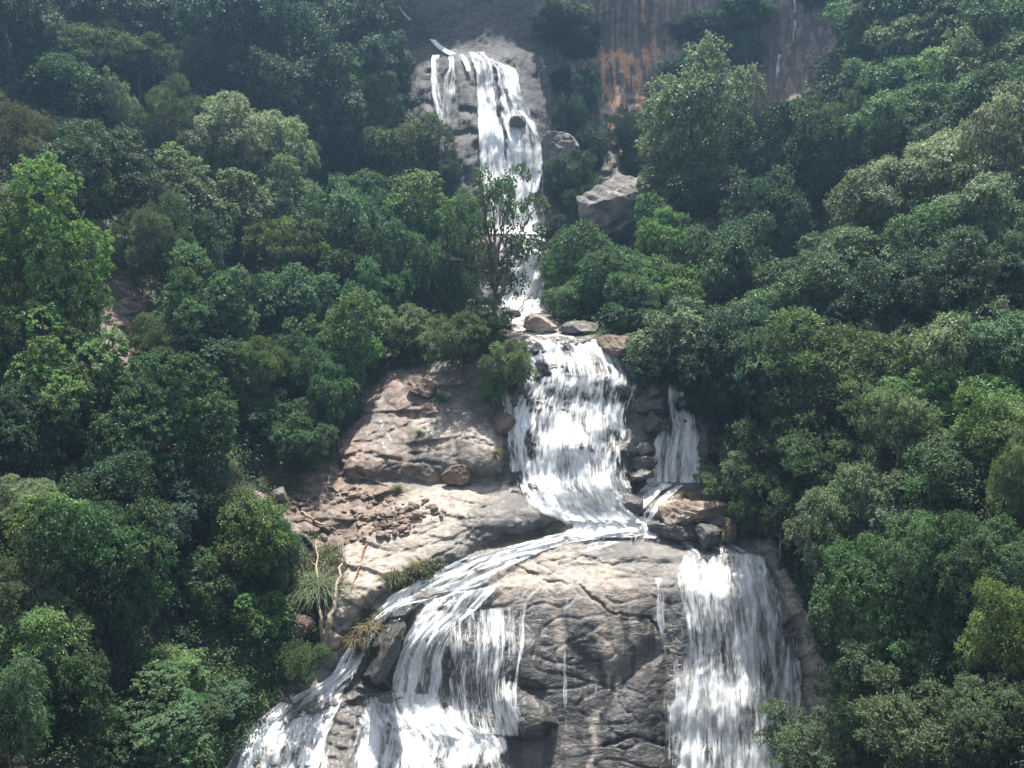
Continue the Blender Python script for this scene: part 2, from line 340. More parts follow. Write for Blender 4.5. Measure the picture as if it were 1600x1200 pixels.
paint(tan, [(1180,845),(1215,850),(1262,950),(1330,1110),(1300,1150),(1262,1110),(1252,1000),(1215,910)], 1, 9)
paint(tan, [(930,965),(945,965),(955,1040),(950,1075),(940,1040)], .95, 4); paint(tan, [(955,970),(962,970),(966,1085),(960,1088)], .95, 3); paint(tan, [(860,965),(872,960),(885,1010),(876,1020)], .9, 4); paint(tan, [(985,960),(1010,965),(1005,1005),(990,1000)], .5, 8); paint(tan, [(925,1120),(936,1118),(930,1200),(920,1200)], .6, 5); paint(tan, [(1010,775),(1140,785),(1145,825),(1050,805)], .85, 7)
paint(tan, [(905,350),(940,290),(1010,280),(1012,345)], .8, 8); paint(tan, [(845,215),(890,208),(905,240),(860,275)], .7, 6); paint(tan, [(798,1066),(850,1090),(868,1112),(845,1104),(800,1080)], .9, 3)
paint(tan, [(625,84),(672,84),(672,120),(640,130)], .3, 8)
paint(brown, [(515,740),(540,660),(605,585),(670,580),(700,640),(640,660),(640,720),(700,748),(540,752)], .9, 12)
paint(brown, [(1120,200),(1130,110),(1250,70),(1345,0),(1300,100),(1240,180)], 1, 10); paint(brown, [(850,-400),(1320,-400),(1300,60),(1100,110),(840,110)], .6, 20)
paint(brown, [(860,500),(990,520),(1000,560),(960,570),(920,530)], .9, 6); paint(brown, [(900,360),(1015,270),(1015,350)], .5, 8); paint(brown, [(750,500),(860,515),(800,530),(750,528)], .9, 5)
for pts in ([(995,-40),(1012,-40),(1016,140),(1000,150)], [(938,70),(985,80),(1012,145),(1012,165),(960,190),(972,240),(950,238),(938,150)], [(838,165),(885,158),(895,180),(850,178)],
            [(845,110),(856,115),(856,160),(846,150)], [(890,110),(900,112),(900,130),(886,130)], [(1024,60),(1032,60),(1032,100),(1024,100)]): paint(orange, pts, .85, 5)
paint(soil, [(395,720),(520,720),(600,750),(640,770),(600,830),(540,850),(500,870),(440,820),(400,780)], .8, 14)
paint(soil, [(128,415),(190,422),(238,500),(225,590),(155,590),(132,500)], .85, 12)
for pts, v in (([(722,806),(765,772),(830,765),(890,806),(850,830),(760,850),(720,845)], 1), ([(560,1065),(580,990),(640,935),(655,950),(612,1080)], 1), ([(690,1240),(690,960),(760,955),(840,950),(930,1000),(1000,1090),(1045,1000),(1045,1240)], .75),
               ([(1035,1240),(1040,865),(1190,860),(1225,930),(1255,1020),(1260,1240)], .8), ([(780,790),(790,640),(740,590),(800,525),(940,525),(1115,590),(1115,750),(1010,800),(880,820)], .85),
               ([(860,835),(1180,838),(1190,870),(1060,890),(930,880),(850,860)], .85), ([(640,20),(720,20),(810,30),(850,230),(845,372),(690,372),(640,200)], .12), ([(330,1240),(400,1090),(520,1060),(600,1060),(700,1130),(850,1160),(860,1240)], .85),
               ([(1000,812),(1040,790),(1145,812),(1145,832),(1040,820)], .6), ([(580,620),(640,640),(610,720),(585,730),(570,680)], .5), ([(850,870),(890,850),(925,920),(1000,940),(1010,1000),(880,985)], .45),
               ([(760,480),(860,480),(850,525),(780,528)], .6), ([(775,490),(770,375),(905,372),(860,490)], .7), ([(700,845),(890,815),(880,840),(690,895),(560,960),(560,935)], .6), ([(1205,95),(1225,95),(1222,150),(1205,150)], .8)): paint(wet, pts, v, 7)
paint(moss, [(690,885),(760,855),(880,822),(880,832),(760,866),(640,915)], 1, 5); paint(moss, [(540,990),(570,950),(580,965),(535,1020)], 1, 5); paint(moss, [(1195,880),(1230,960),(1250,1020),(1258,1010),(1225,920)], .8, 4)
paint(moss, [(300,1200),(400,1090),(420,1085),(345,1200)], 1, 5); paint(moss, [(900,500),(960,510),(960,530),(900,520)], .6, 6); paint(moss, [(1060,765),(1140,775),(1130,790),(1070,782)], .9, 5); paint(moss, [(780,560),(830,560),(820,640),(790,640)], .7, 8)
paint(stain, [(860,960),(1040,940),(1045,1240),(690,1240),(700,1000)], 1, 18); paint(stain, [(610,10),(900,0),(1100,-100),(1100,200),(850,372),(690,372),(620,200)], .85, 18); paint(stain, [(610,-400),(1330,-400),(1330,60),(1230,200),(1100,220),(900,260),(620,120)], .7, 20)
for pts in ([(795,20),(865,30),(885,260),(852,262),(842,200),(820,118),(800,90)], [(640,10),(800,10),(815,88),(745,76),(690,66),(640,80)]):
    paint(dark, pts, 1, 8); paint(stain, pts, 1, 8); paint(wet, pts, 0, 8)  # painted shade where the lip and right flank would catch the sun
for pts in ([(928,960),(946,960),(958,1040),(952,1080),(940,1045)], [(955,965),(963,965),(967,1088),(960,1090)], [(858,960),(873,955),(888,1012),(876,1024)], [(925,1110),(938,1110),(930,1205),(918,1205)], [(985,955),(998,955),(1000,1010),(990,1005)]):
    paint(stain, pts, 0, 4); paint(dark, pts, 0, 4); paint(wet, pts, .2, 4); paint(tan, pts, 1, 4)
paint(stain, [(570,630),(690,640),(780,660),(790,740),(580,740)], .4, 14)

# ---- weathering: beds, cracks and pits, in metres
XYZ0 = P(UU, VV, D0)
sx = XYZ0[..., 0]; ss = XYZ0[..., 2]+XYZ0[..., 1]*.8
th = R(-14); qa = sx*math.cos(th)+ss*math.sin(th); qb = -sx*math.sin(th)+ss*math.cos(th)
th2 = R(24); qc = sx*math.cos(th2)+ss*math.sin(th2); qd = -sx*math.sin(th2)+ss*math.cos(th2)
big = fbm(sx/7, ss/7, 4, 1)
bed = ridged(qa/5.0+.3*big, qb/1.1+.6*big, 3, 40); bed2 = ridged(qc/4.5+.4*big, qd/1.6+.5*big, 3, 60)
crack = np.clip(1-np.abs(perlin(qa/3.2+.2*big, qb/2.0, 77))*9, 0, 1)*np.clip(perlin(qa/5, qb/5, 78)+.55, 0, 1)
crack2 = np.clip(1-np.abs(perlin(qc/4.0+.25*big, qd/2.6, 87))*11, 0, 1)*np.clip(perlin(qc/6, qd/6, 88)+.5, 0, 1)
fine = fbm(sx/.9, ss/.9, 4, 90, .6)
farf = 1+sstep(80, 110, D0)*.5
rk = sstep(.2, .9, rock)
def ledges(a, b_, seed, reach):
    # slabs that thicken slowly along the bed and end in a sharp broken edge
    ph = b_+.6*fbm(a*.3, b_*.25, 3, seed)+.12*fbm(a*2.2, b_*2.2, 3, seed+3)
    saw = ph-np.floor(ph); prof = np.where(saw < .93, saw/.93, (1-saw)/.07)
    per = perlin(a*.45+7*np.floor(ph), np.floor(ph)*3.7, seed+9)
    return prof*sstep(-.15, .5, per)*reach
lg = ledges(qa/3.0, -qb/2.3, 410, .42)+ledges(qc/3.4, -qd/3.1, 470, .38)
dome = np.zeros((NV, NU)); paint(dome, [(690,960),(840,940),(1000,900),(1200,880),(1260,1240),(690,1240)], .9, 24); paint(dome, [(770,860),(960,850),(1190,860),(1190,900),(1000,910),(840,960),(780,960)], .7, 20); paint(dome, [(640,770),(740,752),(885,800),(850,828),(700,860),(600,900),(560,880)], .55, 18)
lg = lg*(1-dome)*(1-.75*sstep(420, 360, VV))
fract = np.zeros((NV, NU))                             # the few long open joints of the dome and slabs
JOINTS = [([(800,880),(850,905),(905,915),(960,960),(1010,965),(1040,990)],.5,2.2),
          ([(870,885),(905,870),(960,884),(1010,870)],.3,1.8), ([(940,1165),(990,1150),(1040,1165)],.6,3),
          ([(560,850),(640,838),(720,812),(760,790)],.3,2), ([(590,920),(660,880),(720,850)],.35,2), ([(550,890),(610,868),(690,842)],.25,1.8), ([(700,700),(720,680),(760,690),(790,712)],.4,2), ([(560,700),(600,680),(640,660),(660,640)],.4,2), ([(600,730),(660,720),(730,735)],.4,2)]
for pts, h, wd in JOINTS:
    w = poly_win(pts, 14); x = UU[w]+5*fbm(UU[w]/16, VV[w]/16, 3, 55); y = VV[w]+5*fbm(UU[w]/16, VV[w]/16, 3, 56); dm = np.full(x.shape, 1e9)
    for (x0, y0), (x1, y1) in zip(pts[:-1], pts[1:]):
        dx, dy = x1-x0, y1-y0; tq = np.clip(((x-x0)*dx+(y-y0)*dy)/(dx*dx+dy*dy), 0, 1); dm = np.minimum(dm, (x-x0-tq*dx)**2+(y-y0-tq*dy)**2)
    fract[w] = np.maximum(fract[w], h*.62*np.exp(-dm/(wd*wd*.4))*np.clip(.75+1.3*perlin(x/22, y/22, 91), .1, 1))
D = D0-rk*(.5*(1-.65*dome)*big+.85*lg+(.16*(bed-.72)+.14*(bed2-.72))*(1-.8*dome)-(.20*crack+.16*crack2)*(1-.6*dome)+.11*(1-.65*dome)*fine-fract)*farf
D -= (1-rk)*1.6*fbm(sx/6, ss/6, 4, 100)
pool = np.zeros((NV, NU)); paint(pool, [(870,812),(990,806),(1045,836),(930,846),(860,842)], 1, 8)
Dsm = blur1(blur1(D0-rk*.5*(1-.5*dome)*big*farf, 4, 1), 4, 0)
def samp(A, u, v):
    x = np.clip((np.asarray(u, float)-US)/ST, 0, NU-1.001); y = np.clip((np.asarray(v, float)-VS)/ST, 0, NV-1.001)
    j = x.astype(int); i = y.astype(int); fx = x-j; fy = y-i
    return (A[i, j]*(1-fx)+A[i, j+1]*fx)*(1-fy)+(A[i+1, j]*(1-fx)+A[i+1, j+1]*fx)*fy
def axis(rng):
    return np.unique(np.concatenate([np.arange(a, b, s) for a, b, s in rng]))
cu = axis([(-640,380,10),(380,1340,2),(1340,2241,10)]); cv = axis([(-420,0,8),(0,500,4),(500,1230,2),(1230,1621,8)])
cu2 = axis([(600,1360,4)])
MU, MV = np.meshgrid(cu, cv)
def pick(A): return samp(A, MU, MV).ravel()
VT = P(MU.ravel(), MV.ravel(), pick(D))
nu, nv = len(cu), len(cv)
idx = np.arange(nu*nv).reshape(nv, nu)
Q = np.stack([idx[1:, :-1], idx[1:, 1:], idx[:-1, 1:], idx[:-1, :-1]], -1).reshape(-1, 4)
rkv = pick(rock)
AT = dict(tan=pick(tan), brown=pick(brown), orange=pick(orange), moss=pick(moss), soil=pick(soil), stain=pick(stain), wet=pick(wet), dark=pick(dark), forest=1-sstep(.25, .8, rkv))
# split into the hillsides, the far cliff and the river bed by where each face lies
fr = rkv[Q].mean(1); fvv = MV.ravel()[Q].mean(1)
def submesh(name, sel):
    q = Q[sel]; uq, inv = np.unique(q, return_inverse=True)
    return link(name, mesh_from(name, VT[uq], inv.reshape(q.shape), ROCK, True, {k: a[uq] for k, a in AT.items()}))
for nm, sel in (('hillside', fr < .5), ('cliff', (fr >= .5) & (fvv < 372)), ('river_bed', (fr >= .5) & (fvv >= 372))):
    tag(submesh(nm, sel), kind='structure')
# (the three share their border vertices, so the surface stays closed)
cq = np.arange(0, nv, 3); cp = np.arange(0, nu, 3)
ci = idx[np.ix_(cq, cp)]; qq = np.stack([ci[1:, :-1], ci[1:, 1:], ci[:-1, 1:], ci[:-1, :-1]], -1).reshape(-1, 4)
BVH = BVHTree.FromPolygons([tuple(p) for p in VT], [tuple(q) for q in qq.tolist()])
def ground_z(x, y):
    h = BVH.ray_cast(Vector((x, y, 400)), Vector((0, 0, -1)))
    return h[0].z if h[0] is not None else None

# ================================================================ water
rng = np.random.default_rng(11)
def smooth_line(pts, n):
    p = np.array(pts, float); m = len(p)
    t = np.linspace(0, m-1, n); i = np.clip(t.astype(int), 0, m-2); f = (t-i)[:, None]
    a = p[np.maximum(i-1, 0)]; b = p[i]; c = p[i+1]; d = p[np.minimum(i+2, m-1)]
    return .5*((2*b)+(c-a)*f+(2*a-5*b+4*c-d)*f**2+(3*b-a-3*c+d)*f**3)
def ribbon(name, L, Rr, dens, mat, off=.28, rough=.16, spray=0, edge=.22, seed=0, cell=.16, usc=1.0, holes=(), label=None):
    """a sheet of water between two banks, lying on the rock; dens = how closed the foam is, along the flow"""
    probeL = P(*np.array(L, float).T, samp(Dsm, *np.array(L, float).T)); probeR = P(*np.array(Rr, float).T, samp(Dsm, *np.array(Rr, float).T))
    mid = (probeL+probeR)/2; length = np.linalg.norm(np.diff(mid, axis=0), axis=1).sum(); width = np.linalg.norm(probeR-probeL, axis=1).mean()
    na = int(np.clip(length/cell, 12, 420)); nc = int(np.clip(width/cell, 6, 160))
    l = smooth_line(L, na); r = smooth_line(Rr, na); t = np.linspace(0, 1, nc)
    uv = l[:, None, :]*(1-t[None, :, None])+r[:, None, :]*t[None, :, None]
    u, v = uv[..., 0], uv[..., 1]
    d = samp(Dsm, u, v)
    p = P(u, v, d)
    al = np.cumsum(np.concatenate([[0], np.linalg.norm(np.diff((p[:, 0]+p[:, -1])/2, axis=0), axis=1)]))
    wd = np.linalg.norm(p[:, -1]-p[:, 0], axis=1)
    A = np.broadcast_to(al[:, None], u.shape)/usc; C = (t[None, :]-.5)*wd[:, None]/usc
    n = fbm(C*1.3+seed, A*.28, 4, 200+seed)*rough*1.6+(ridged(C*2.2, A*.35+seed, 2, 230+seed)-.7)*rough*1.5
    d2 = d-off-n*usc
    p2 = P(u, v, d2)
    dn = np.interp(np.linspace(0, 1, na), np.linspace(0, 1, len(dens)), dens)[:, None]*np.ones((1, nc))
    e = np.minimum(t, 1-t)[None, :]/edge; en = e+.55*fbm(C*1.1, A*.5, 3, 260+seed)+.35*fbm(C*4, A*.8, 2, 290+seed)
    dn = np.clip(dn+.24*(dn > .3), 0, 1.3)*sstep(-.05, .75, en)
    tl = np.linspace(0, 1, na)[:, None]; dn = dn*sstep(0, .03, tl)*sstep(0, .03, 1-tl)
    for hu, hv, hw, hh, hs in holes:                 # rock breaking the sheet
        q2 = ((u-hu+5*fbm(u/14, v/14, 2, 7))/hw)**2+((v-hv+5*fbm(u/14, v/14, 2, 8))/hh)**2; dn = dn*(1-hs*(1-sstep(.3, 1.4, q2)))
    dn = dn*np.clip(.92+.5*fbm(C/1.5+seed*3, A/4.5, 3, 520+seed), .3, 1.2)
    dn[:, 0] = 0; dn[:, -1] = 0
    ix = np.arange(na*nc).reshape(na, nc); q = np.stack([ix[1:, :-1], ix[1:, 1:], ix[:-1, 1:], ix[:-1, :-1]], -1).reshape(-1, 4)
    V = p2.reshape(-1, 3); UVs = np.stack([C+seed*7.3, np.broadcast_to(A, C.shape)], -1).reshape(-1, 2); DN = dn.ravel()
    if spray:
        k = int(spray*.7); i = rng.integers(1, na-2, k); j = rng.integers(0, nc-1, k)
        keep = rng.random(k) < dn[i, j]*1.1; i, j = i[keep], j[keep]; k = len(i)
        base = p2[i, j]+(p2[i, np.minimum(j+1, nc-1)]-p2[i, j])*rng.random((k, 1))
        tn = p2[np.minimum(i+2, na-1), j]-p2[i-1, j]; tn /= np.linalg.norm(tn, axis=1)[:, None]+1e-9
        tn[:, 2] -= .35; tn += rng.normal(0, .10, (k, 3)); tn /= np.linalg.norm(tn, axis=1)[:, None]
        base[:, 1] -= rng.random(k)*.45*usc; base[:, 2] += rng.random(k)*.12*usc
        ln = (rng.random(k)**2*.55+.10)*usc; w = (rng.random(k)*.024+.008)*usc
        side = np.cross(tn, rng.normal(0, .5, (k, 3))+np.array([0, -1, 0])); side /= np.linalg.norm(side, axis=1)[:, None]
        sv = np.stack([base, base+tn*ln[:, None]*.5+side*w[:, None], base+tn*ln[:, None], base+tn*ln[:, None]*.5-side*w[:, None]], 1).reshape(-1, 3)
        nb = len(V); sq = np.arange(4*k).reshape(k, 4)+nb
        V = np.concatenate([V, sv]); UVs = np.concatenate([UVs, np.zeros((4*k, 2))]); DN = np.concatenate([DN, np.ones(4*k)])
        nq = len(q); q = np.concatenate([q, sq])
    me = mesh_from(name, V, q, mat, True, dict(dens=DN), UVs)
    if spray:
        me.materials.append(WSPRAY); mi = np.zeros(len(q), np.int32); mi[nq:] = 1; me.polygons.foreach_set('material_index', mi)
    o = link(name, me); tag(o, label, None, None, 'structure'); return o
# upper fall
ribbon('waterfall', [(727,80),(738,102),(743,140),(745,190),(747,240),(748,290),(748,330),(758,368)], [(756,80),(770,100),(774,135),(779,170),(788,210),(800,260),(838,300),(844,368)], [1,1,1,1,1,1,1,1], WATER_FAR, .9, .25, 900, .16, 1, .3, 2.0)
ribbon('waterfall', [(748,86),(770,104),(777,140),(780,175),(786,215),(788,260),(792,320)], [(768,93),(808,108),(818,140),(834,178),(847,212),(855,240),(846,300)], [.95,.85,.75,.75,.75,.8,.9], WATER_FAR, .8, .3, 900, .2, 2, .3, 1.6)
ribbon('waterfall', [(790,175),(800,178),(818,190),(828,220),(833,262)], [(824,170),(832,182),(842,210),(848,235),(846,270)], [.8,.8,.75,.75,.75], WATER_FAR, 1.3, .3, 300, .3, 9, .3, 1.6)
ribbon('stream', [(669,60),(682,75),(703,88)], [(681,62),(696,74),(714,83)], [.9,.95,.8], WATER_FAR, .8, .2, 120, .25, 3, .3, 1.4)
ribbon('waterfall', [(673,84),(672,110),(673,150),(684,190),(681,230),(688,275)], [(689,84),(688,110),(690,150),(698,190),(697,230),(698,275)], [.8,.7,.58,.68,.7,.6], WATER_FAR, .8, .25, 300, .28, 4, .3, 1.3)
ribbon('waterfall', [(699,86),(700,106),(692,122),(688,160),(682,205),(684,262)], [(711,86),(712,108),(714,122),(714,165),(714,208),(702,262)], [.9,.85,.65,.6,.66,.7], WATER_FAR, 1.2, .3, 350, .25, 5, .3, 1.5)
ribbon('waterfall', [(714,86),(722,96),(726,112)], [(724,84),(733,96),(738,112)], [.8,.8,.7], WATER_FAR, 1.0, .2, 80, .3, 6, .3, 1.3)
ribbon('pool', [(770,352),(800,368),(838,377)], [(840,348),(878,364),(898,376)], [.9,1,.95], WATER_RUN, .5, .1, 150, .2, 7, .3, 1.5)
ribbon('waterfall', [(832,374),(812,388),(790,430),(776,492)], [(872,376),(860,392),(854,440),(852,490)], [.95,.9,.85,.95], WATER_FAR, .6, .25, 700, .14, 8, .25, 1.2)
ribbon('stream', [(780,488),(792,499),(800,515),(812,529)], [(838,488),(828,498),(838,514),(934,529)], [.8,.7,.7,.9], WATER_RUN, .35, .12, 150, .2, 10, .2)
# middle fall
ribbon('waterfall', [(808,525),(818,545),(806,600),(788,650),(794,700),(802,755),(830,792),(880,820)], [(938,525),(968,545),(1004,590),(990,640),(988,690),(988,740),(992,780),(1012,820)], [.9,.84,.76,.84,.86,.9,.98,1], WATER, .38, .30, 5200, .10, 12, .17, holes=[(846,583,14,20,.9),(885,612,22,12,.75),(925,618,18,10,.6),(958,615,26,16,.8),(835,632,16,16,.7),(832,690,14,30,.75),(905,665,14,22,.4),(962,705,22,34,.8),(930,735,12,20,.5),(878,720,12,26,.4),(835,545,12,12,.9),(985,650,12,40,.5)])
ribbon('waterfall', [(835,585),(820,640),(812,700),(815,760),(850,800)], [(985,590),(978,640),(975,700),(975,750),(985,800)], [.5,.55,.55,.65,.85], WATER_FINE, .85, .3, 2600, .2, 13, .17)
ribbon('waterfall', [(778,530),(766,565),(768,600),(784,640),(790,690),(795,740)], [(797,530),(784,565),(788,600),(803,630),(816,680),(822,740)], [.7,.6,.6,.7,.75,.7], WATER, .4, .15, 600, .25, 14, .15)
ribbon('waterfall', [(1044,598),(1038,630),(1028,670),(1012,705),(1000,756)], [(1070,598),(1082,635),(1096,665),(1104,710),(1106,756)], [.85,.74,.66,.82,.95], WATER, .4, .18, 1100, .16, 15, .14)
ribbon('stream', [(1012,750),(985,775),(955,808)], [(1056,757),(1028,776),(990,818)], [.75,.72,.8], WATER_RUN, .35, .12, 250, .25, 16, .15)
ribbon('stream', [(1052,757),(1028,780),(1012,806),(1002,832)], [(1072,757),(1044,780),(1024,806),(1016,832)], [.75,.75,.8,.9], WATER, .4, .1, 150, .25, 17, .14)
# pool below it and the arm running left and down
ribbon('stream', [(985,806),(890,828),(805,850),(722,872),(652,902),(604,935),(560,985),(530,1030),(508,1062),(430,1100),(372,1150),(338,1205),(300,1270)],
       [(1040,836),(915,846),(850,862),(800,885),(760,915),(690,935),(628,946),(588,988),(562,1040),(540,1086),(525,1130),(512,1205),(490,1270)], [1,.92,.86,.9,.95,.95,.92,.9,.95,.9,.82,.8,.8], WATER_RUN, .36, .3, 3600, .12, 18, .17)
ribbon('pool', [(880,806),(890,822),(868,838)], [(1010,806),(1046,824),(1040,842)], [1,1,.8], WATER_RUN, .42, .1, 500, .15, 19, .15)
ribbon('waterfall', [(662,938),(636,980),(618,1030),(608,1075),(622,1110),(650,1150)], [(800,905),(750,955),(702,1010),(697,1060),(690,1110),(725,1155)], [.95,.78,.74,.8,.86,.95], WATER, .42, .22, 2600, .14, 20, .16, holes=[(725,1000,26,40,.5),(655,1090,10,22,.7),(690,950,10,8,.6)])
ribbon('waterfall', [(690,955),(692,1010),(686,1070),(690,1145)], [(815,945),(818,1010),(815,1080),(835,1155)], [.62,.52,.48,.56], WATER_FINE, .3, .12, 900, .25, 21, .15)
ribbon('stream', [(596,1078),(562,1106),(545,1150),(535,1205),(525,1270)], [(690,1085),(735,1130),(800,1160),(800,1205),(820,1270)], [.9,.95,.9,.75,.7], WATER_RUN, .35, .2, 1500, .16, 22, .17)
ribbon('waterfall', [(815,764),(845,790),(885,816)], [(1000,768),(1005,792),(1015,818)], [.6,.85,.9], WATER_RUN, .7, .5, 900, .25, 27, .16)
ribbon('stream', [(560,1085),(545,1130),(530,1205)], [(640,1095),(650,1140),(640,1205)], [.35,.5,.45], WATER_FINE, .5, .2, 300, .3, 28, .17)
ribbon('spray', [(742,262),(742,320),(752,366)], [(836,262),(850,320),(862,368)], [.5,.9,1], WATER_MIST, 2.2, .3, 0, .35, 29, .4, 2.0)
ribbon('spray', [(812,740),(820,780),(850,815)], [(990,740),(1000,780),(1012,815)], [.3,.8,.9], WATER_MIST, 1.1, .3, 0, .35, 61, .3, 1.0)
ribbon('spray', [(590,1070),(585,1100),(575,1140)], [(720,1095),(745,1130),(790,1160)], [.3,.7,.7], WATER_MIST, .9, .3, 0, .35, 63, .3, 1.0)
# right-hand curtain
ribbon('waterfall', [(1060,864),(1048,920),(1044,1000),(1042,1060),(1040,1120),(1040,1200),(1040,1270)], [(1188,862),(1214,900),(1238,960),(1253,1020),(1260,1080),(1258,1150),(1264,1270)], [.55,.64,.62,.66,.7,.74,.76], WATER, .32, .2, 4200, .10, 23, .16)
ribbon('waterfall', [(1085,880),(1075,950),(1062,1040),(1055,1120),(1050,1270)], [(1180,880),(1195,950),(1215,1040),(1225,1120),(1230,1270)], [.35,.48,.5,.55,.6], WATER_FINE, .65, .25, 1800, .25, 24, .16)
ribbon('stream', [(1000,834),(1045,850),(1075,872)], [(1110,836),(1160,848),(1190,868)], [.5,.4,.5], WATER_RUN, .2, .06, 0, .25, 25, .15)
ribbon('stream', [(930,842),(880,870),(840,905),(800,935)], [(980,846),(915,870),(870,900),(830,940)], [.45,.25,.3,.35], WATER_RUN, .15, .05, 0, .3, 26, .15)
rtk = random.Random(4)
for k, (x0, y0, x1, y1, w, dd) in enumerate([(822,940,806,1110,5,.5),(884,930,880,1150,4,.4),(1028,900,1044,1190,9,.46),(930,955,938,1180,5,.3),(596,655,606,690,4,.5),(600,690,608,712,3,.6)]):
    n = 6; ux = [x0+(x1-x0)*i/(n-1)+rtk.uniform(-5, 5) for i in range(n)]; vy = [y0+(y1-y0)*i/(n-1) for i in range(n)]; ww = [w*rtk.uniform(.5, 1.5) for i in range(n)]
    ribbon('trickle', [(x-q, y) for x, y, q in zip(ux, vy, ww)], [(x+q, y) for x, y, q in zip(ux, vy, ww)], [dd*rtk.uniform(.75, 1.15) for i in range(n)], WATER_FINE, .18, .06, 40, .4, 30+k, .1)
for k, (x0, y0, x1, y1, w) in enumerate([(1241,-20,1243,22,3),(1243,30,1240,66,3),(1217,84,1213,140,4),(620,8,642,32,4)]):
    ribbon('trickle', [(x0-w, y0), ((x0+x1)/2-w, (y0+y1)/2), (x1-w, y1)], [(x0+w, y0), ((x0+x1)/2+w, (y0+y1)/2), (x1+w, y1)], [.7, .6, .6], WATER_FAR, .6, .1, 25, .35, 50+k, .2)

# ================================================================ plants: prototypes
def unit(a): return a/(np.linalg.norm(a, axis=-1, keepdims=True)+1e-9)
def leaves_mesh(base, axis, nrm, L, W, var, rg, droop=.15):
    """one folded, slightly drooping blade per row"""
    axis = unit(axis); side = unit(np.cross(axis, nrm)); up = np.cross(side, axis)
    L = L[:, None]; W = W[:, None]
    m = base+axis*L*.5
    tip = base+axis*L+np.array([0, 0, -1])*L*droop
    fold = up*W*.25
    V = np.stack([base, m+side*W*.5+fold, tip, m-side*W*.5+fold], 1).reshape(-1, 3)
    n = len(base)
    return V, np.arange(4*n).reshape(n, 4), np.repeat(var, 4)
def tube(pts, r0, r1, k=7, rg=None, wob=.0):
    pts = np.array(pts, float); n = len(pts)
    tn = unit(np.gradient(pts, axis=0)); ref = np.array([.3, .9, .1]); a = unit(np.cross(tn, ref)); b = np.cross(tn, a)
    t = np.linspace(0, 1, n); r = (r0*(1-t)+r1*t)[:, None, None]
    ph = np.linspace(0, 2*math.pi, k, endpoint=False)
    ring = pts[:, None, :]+r*(np.cos(ph)[None, :, None]*a[:, None, :]+np.sin(ph)[None, :, None]*b[:, None, :])
    if rg is not None and wob: ring += rg.normal(0, wob, ring.shape)*r
    V = ring.reshape(-1, 3); ix = np.arange(n*k).reshape(n, k); nx = np.roll(ix, -1, 1)
    return V, np.stack([ix[:-1], nx[:-1], nx[1:], ix[1:]], -1).reshape(-1, 4)
def join(parts):
    V, Q, o = [], [], 0
    for v, q in parts: V.append(v); Q.append(q+o); o += len(v)
    return np.concatenate(V), np.concatenate(Q)
def limb(a, b, r0, r1, rg, n=6, sag=.12):
    a = np.array(a, float); b = np.array(b, float); t = np.linspace(0, 1, n)[:, None]
    p = a*(1-t)+b*t; ln = np.linalg.norm(b-a)
    p += np.array([0, 0, 1])*np.sin(t*math.pi)*-sag*ln*.5+rg.normal(0, .035*ln, p.shape)*np.sin(t*math.pi)
    return tube(p, r0, r1, 6, rg, .06)

# every prototype: crown about 2 wide (radius 1), crown centre at height HC over the foot; scaled when planted
KIND = {
 'broad': dict(n=30, lobe=(.24,.42), flat=.75, shape=(1,1,.72), tuft=66, leaf=12, L=.082, W=.034, up=.45, droop=.35, hc=1.05),
 'round': dict(n=26, lobe=(.26,.42), flat=.85, shape=(1,1,.85), tuft=74, leaf=12, L=.070, W=.036, up=.30, droop=.25, hc=.80),
 'vine':  dict(n=34, lobe=(.22,.40), flat=1.0, shape=(.95,.95,1.05), tuft=66, leaf=12, L=.068, W=.046, up=.3, droop=.3, hc=1.0, curtain=14),
 'airy':  dict(n=34, lobe=(.20,.36), flat=.42, shape=(1,1,.70), tuft=60, leaf=12, L=.066, W=.027, up=.55, droop=.1, hc=1.1),
 'tall':  dict(n=34, lobe=(.18,.36), flat=.8, shape=(.85,.85,1.15), tuft=52, leaf=13, L=.082, W=.034, up=.4, droop=.3, hc=1.5),
 'open':  dict(n=30, lobe=(.15,.27), flat=.55, shape=(1,1,.95), tuft=38, leaf=11, L=.07, W=.032, up=.5, droop=.15, hc=1.25),
 'large': dict(n=17, lobe=(.30,.46), flat=.6, shape=(1,1,.66), tuft=30, leaf=11, L=.150, W=.052, up=.5, droop=.45, hc=.95),
}
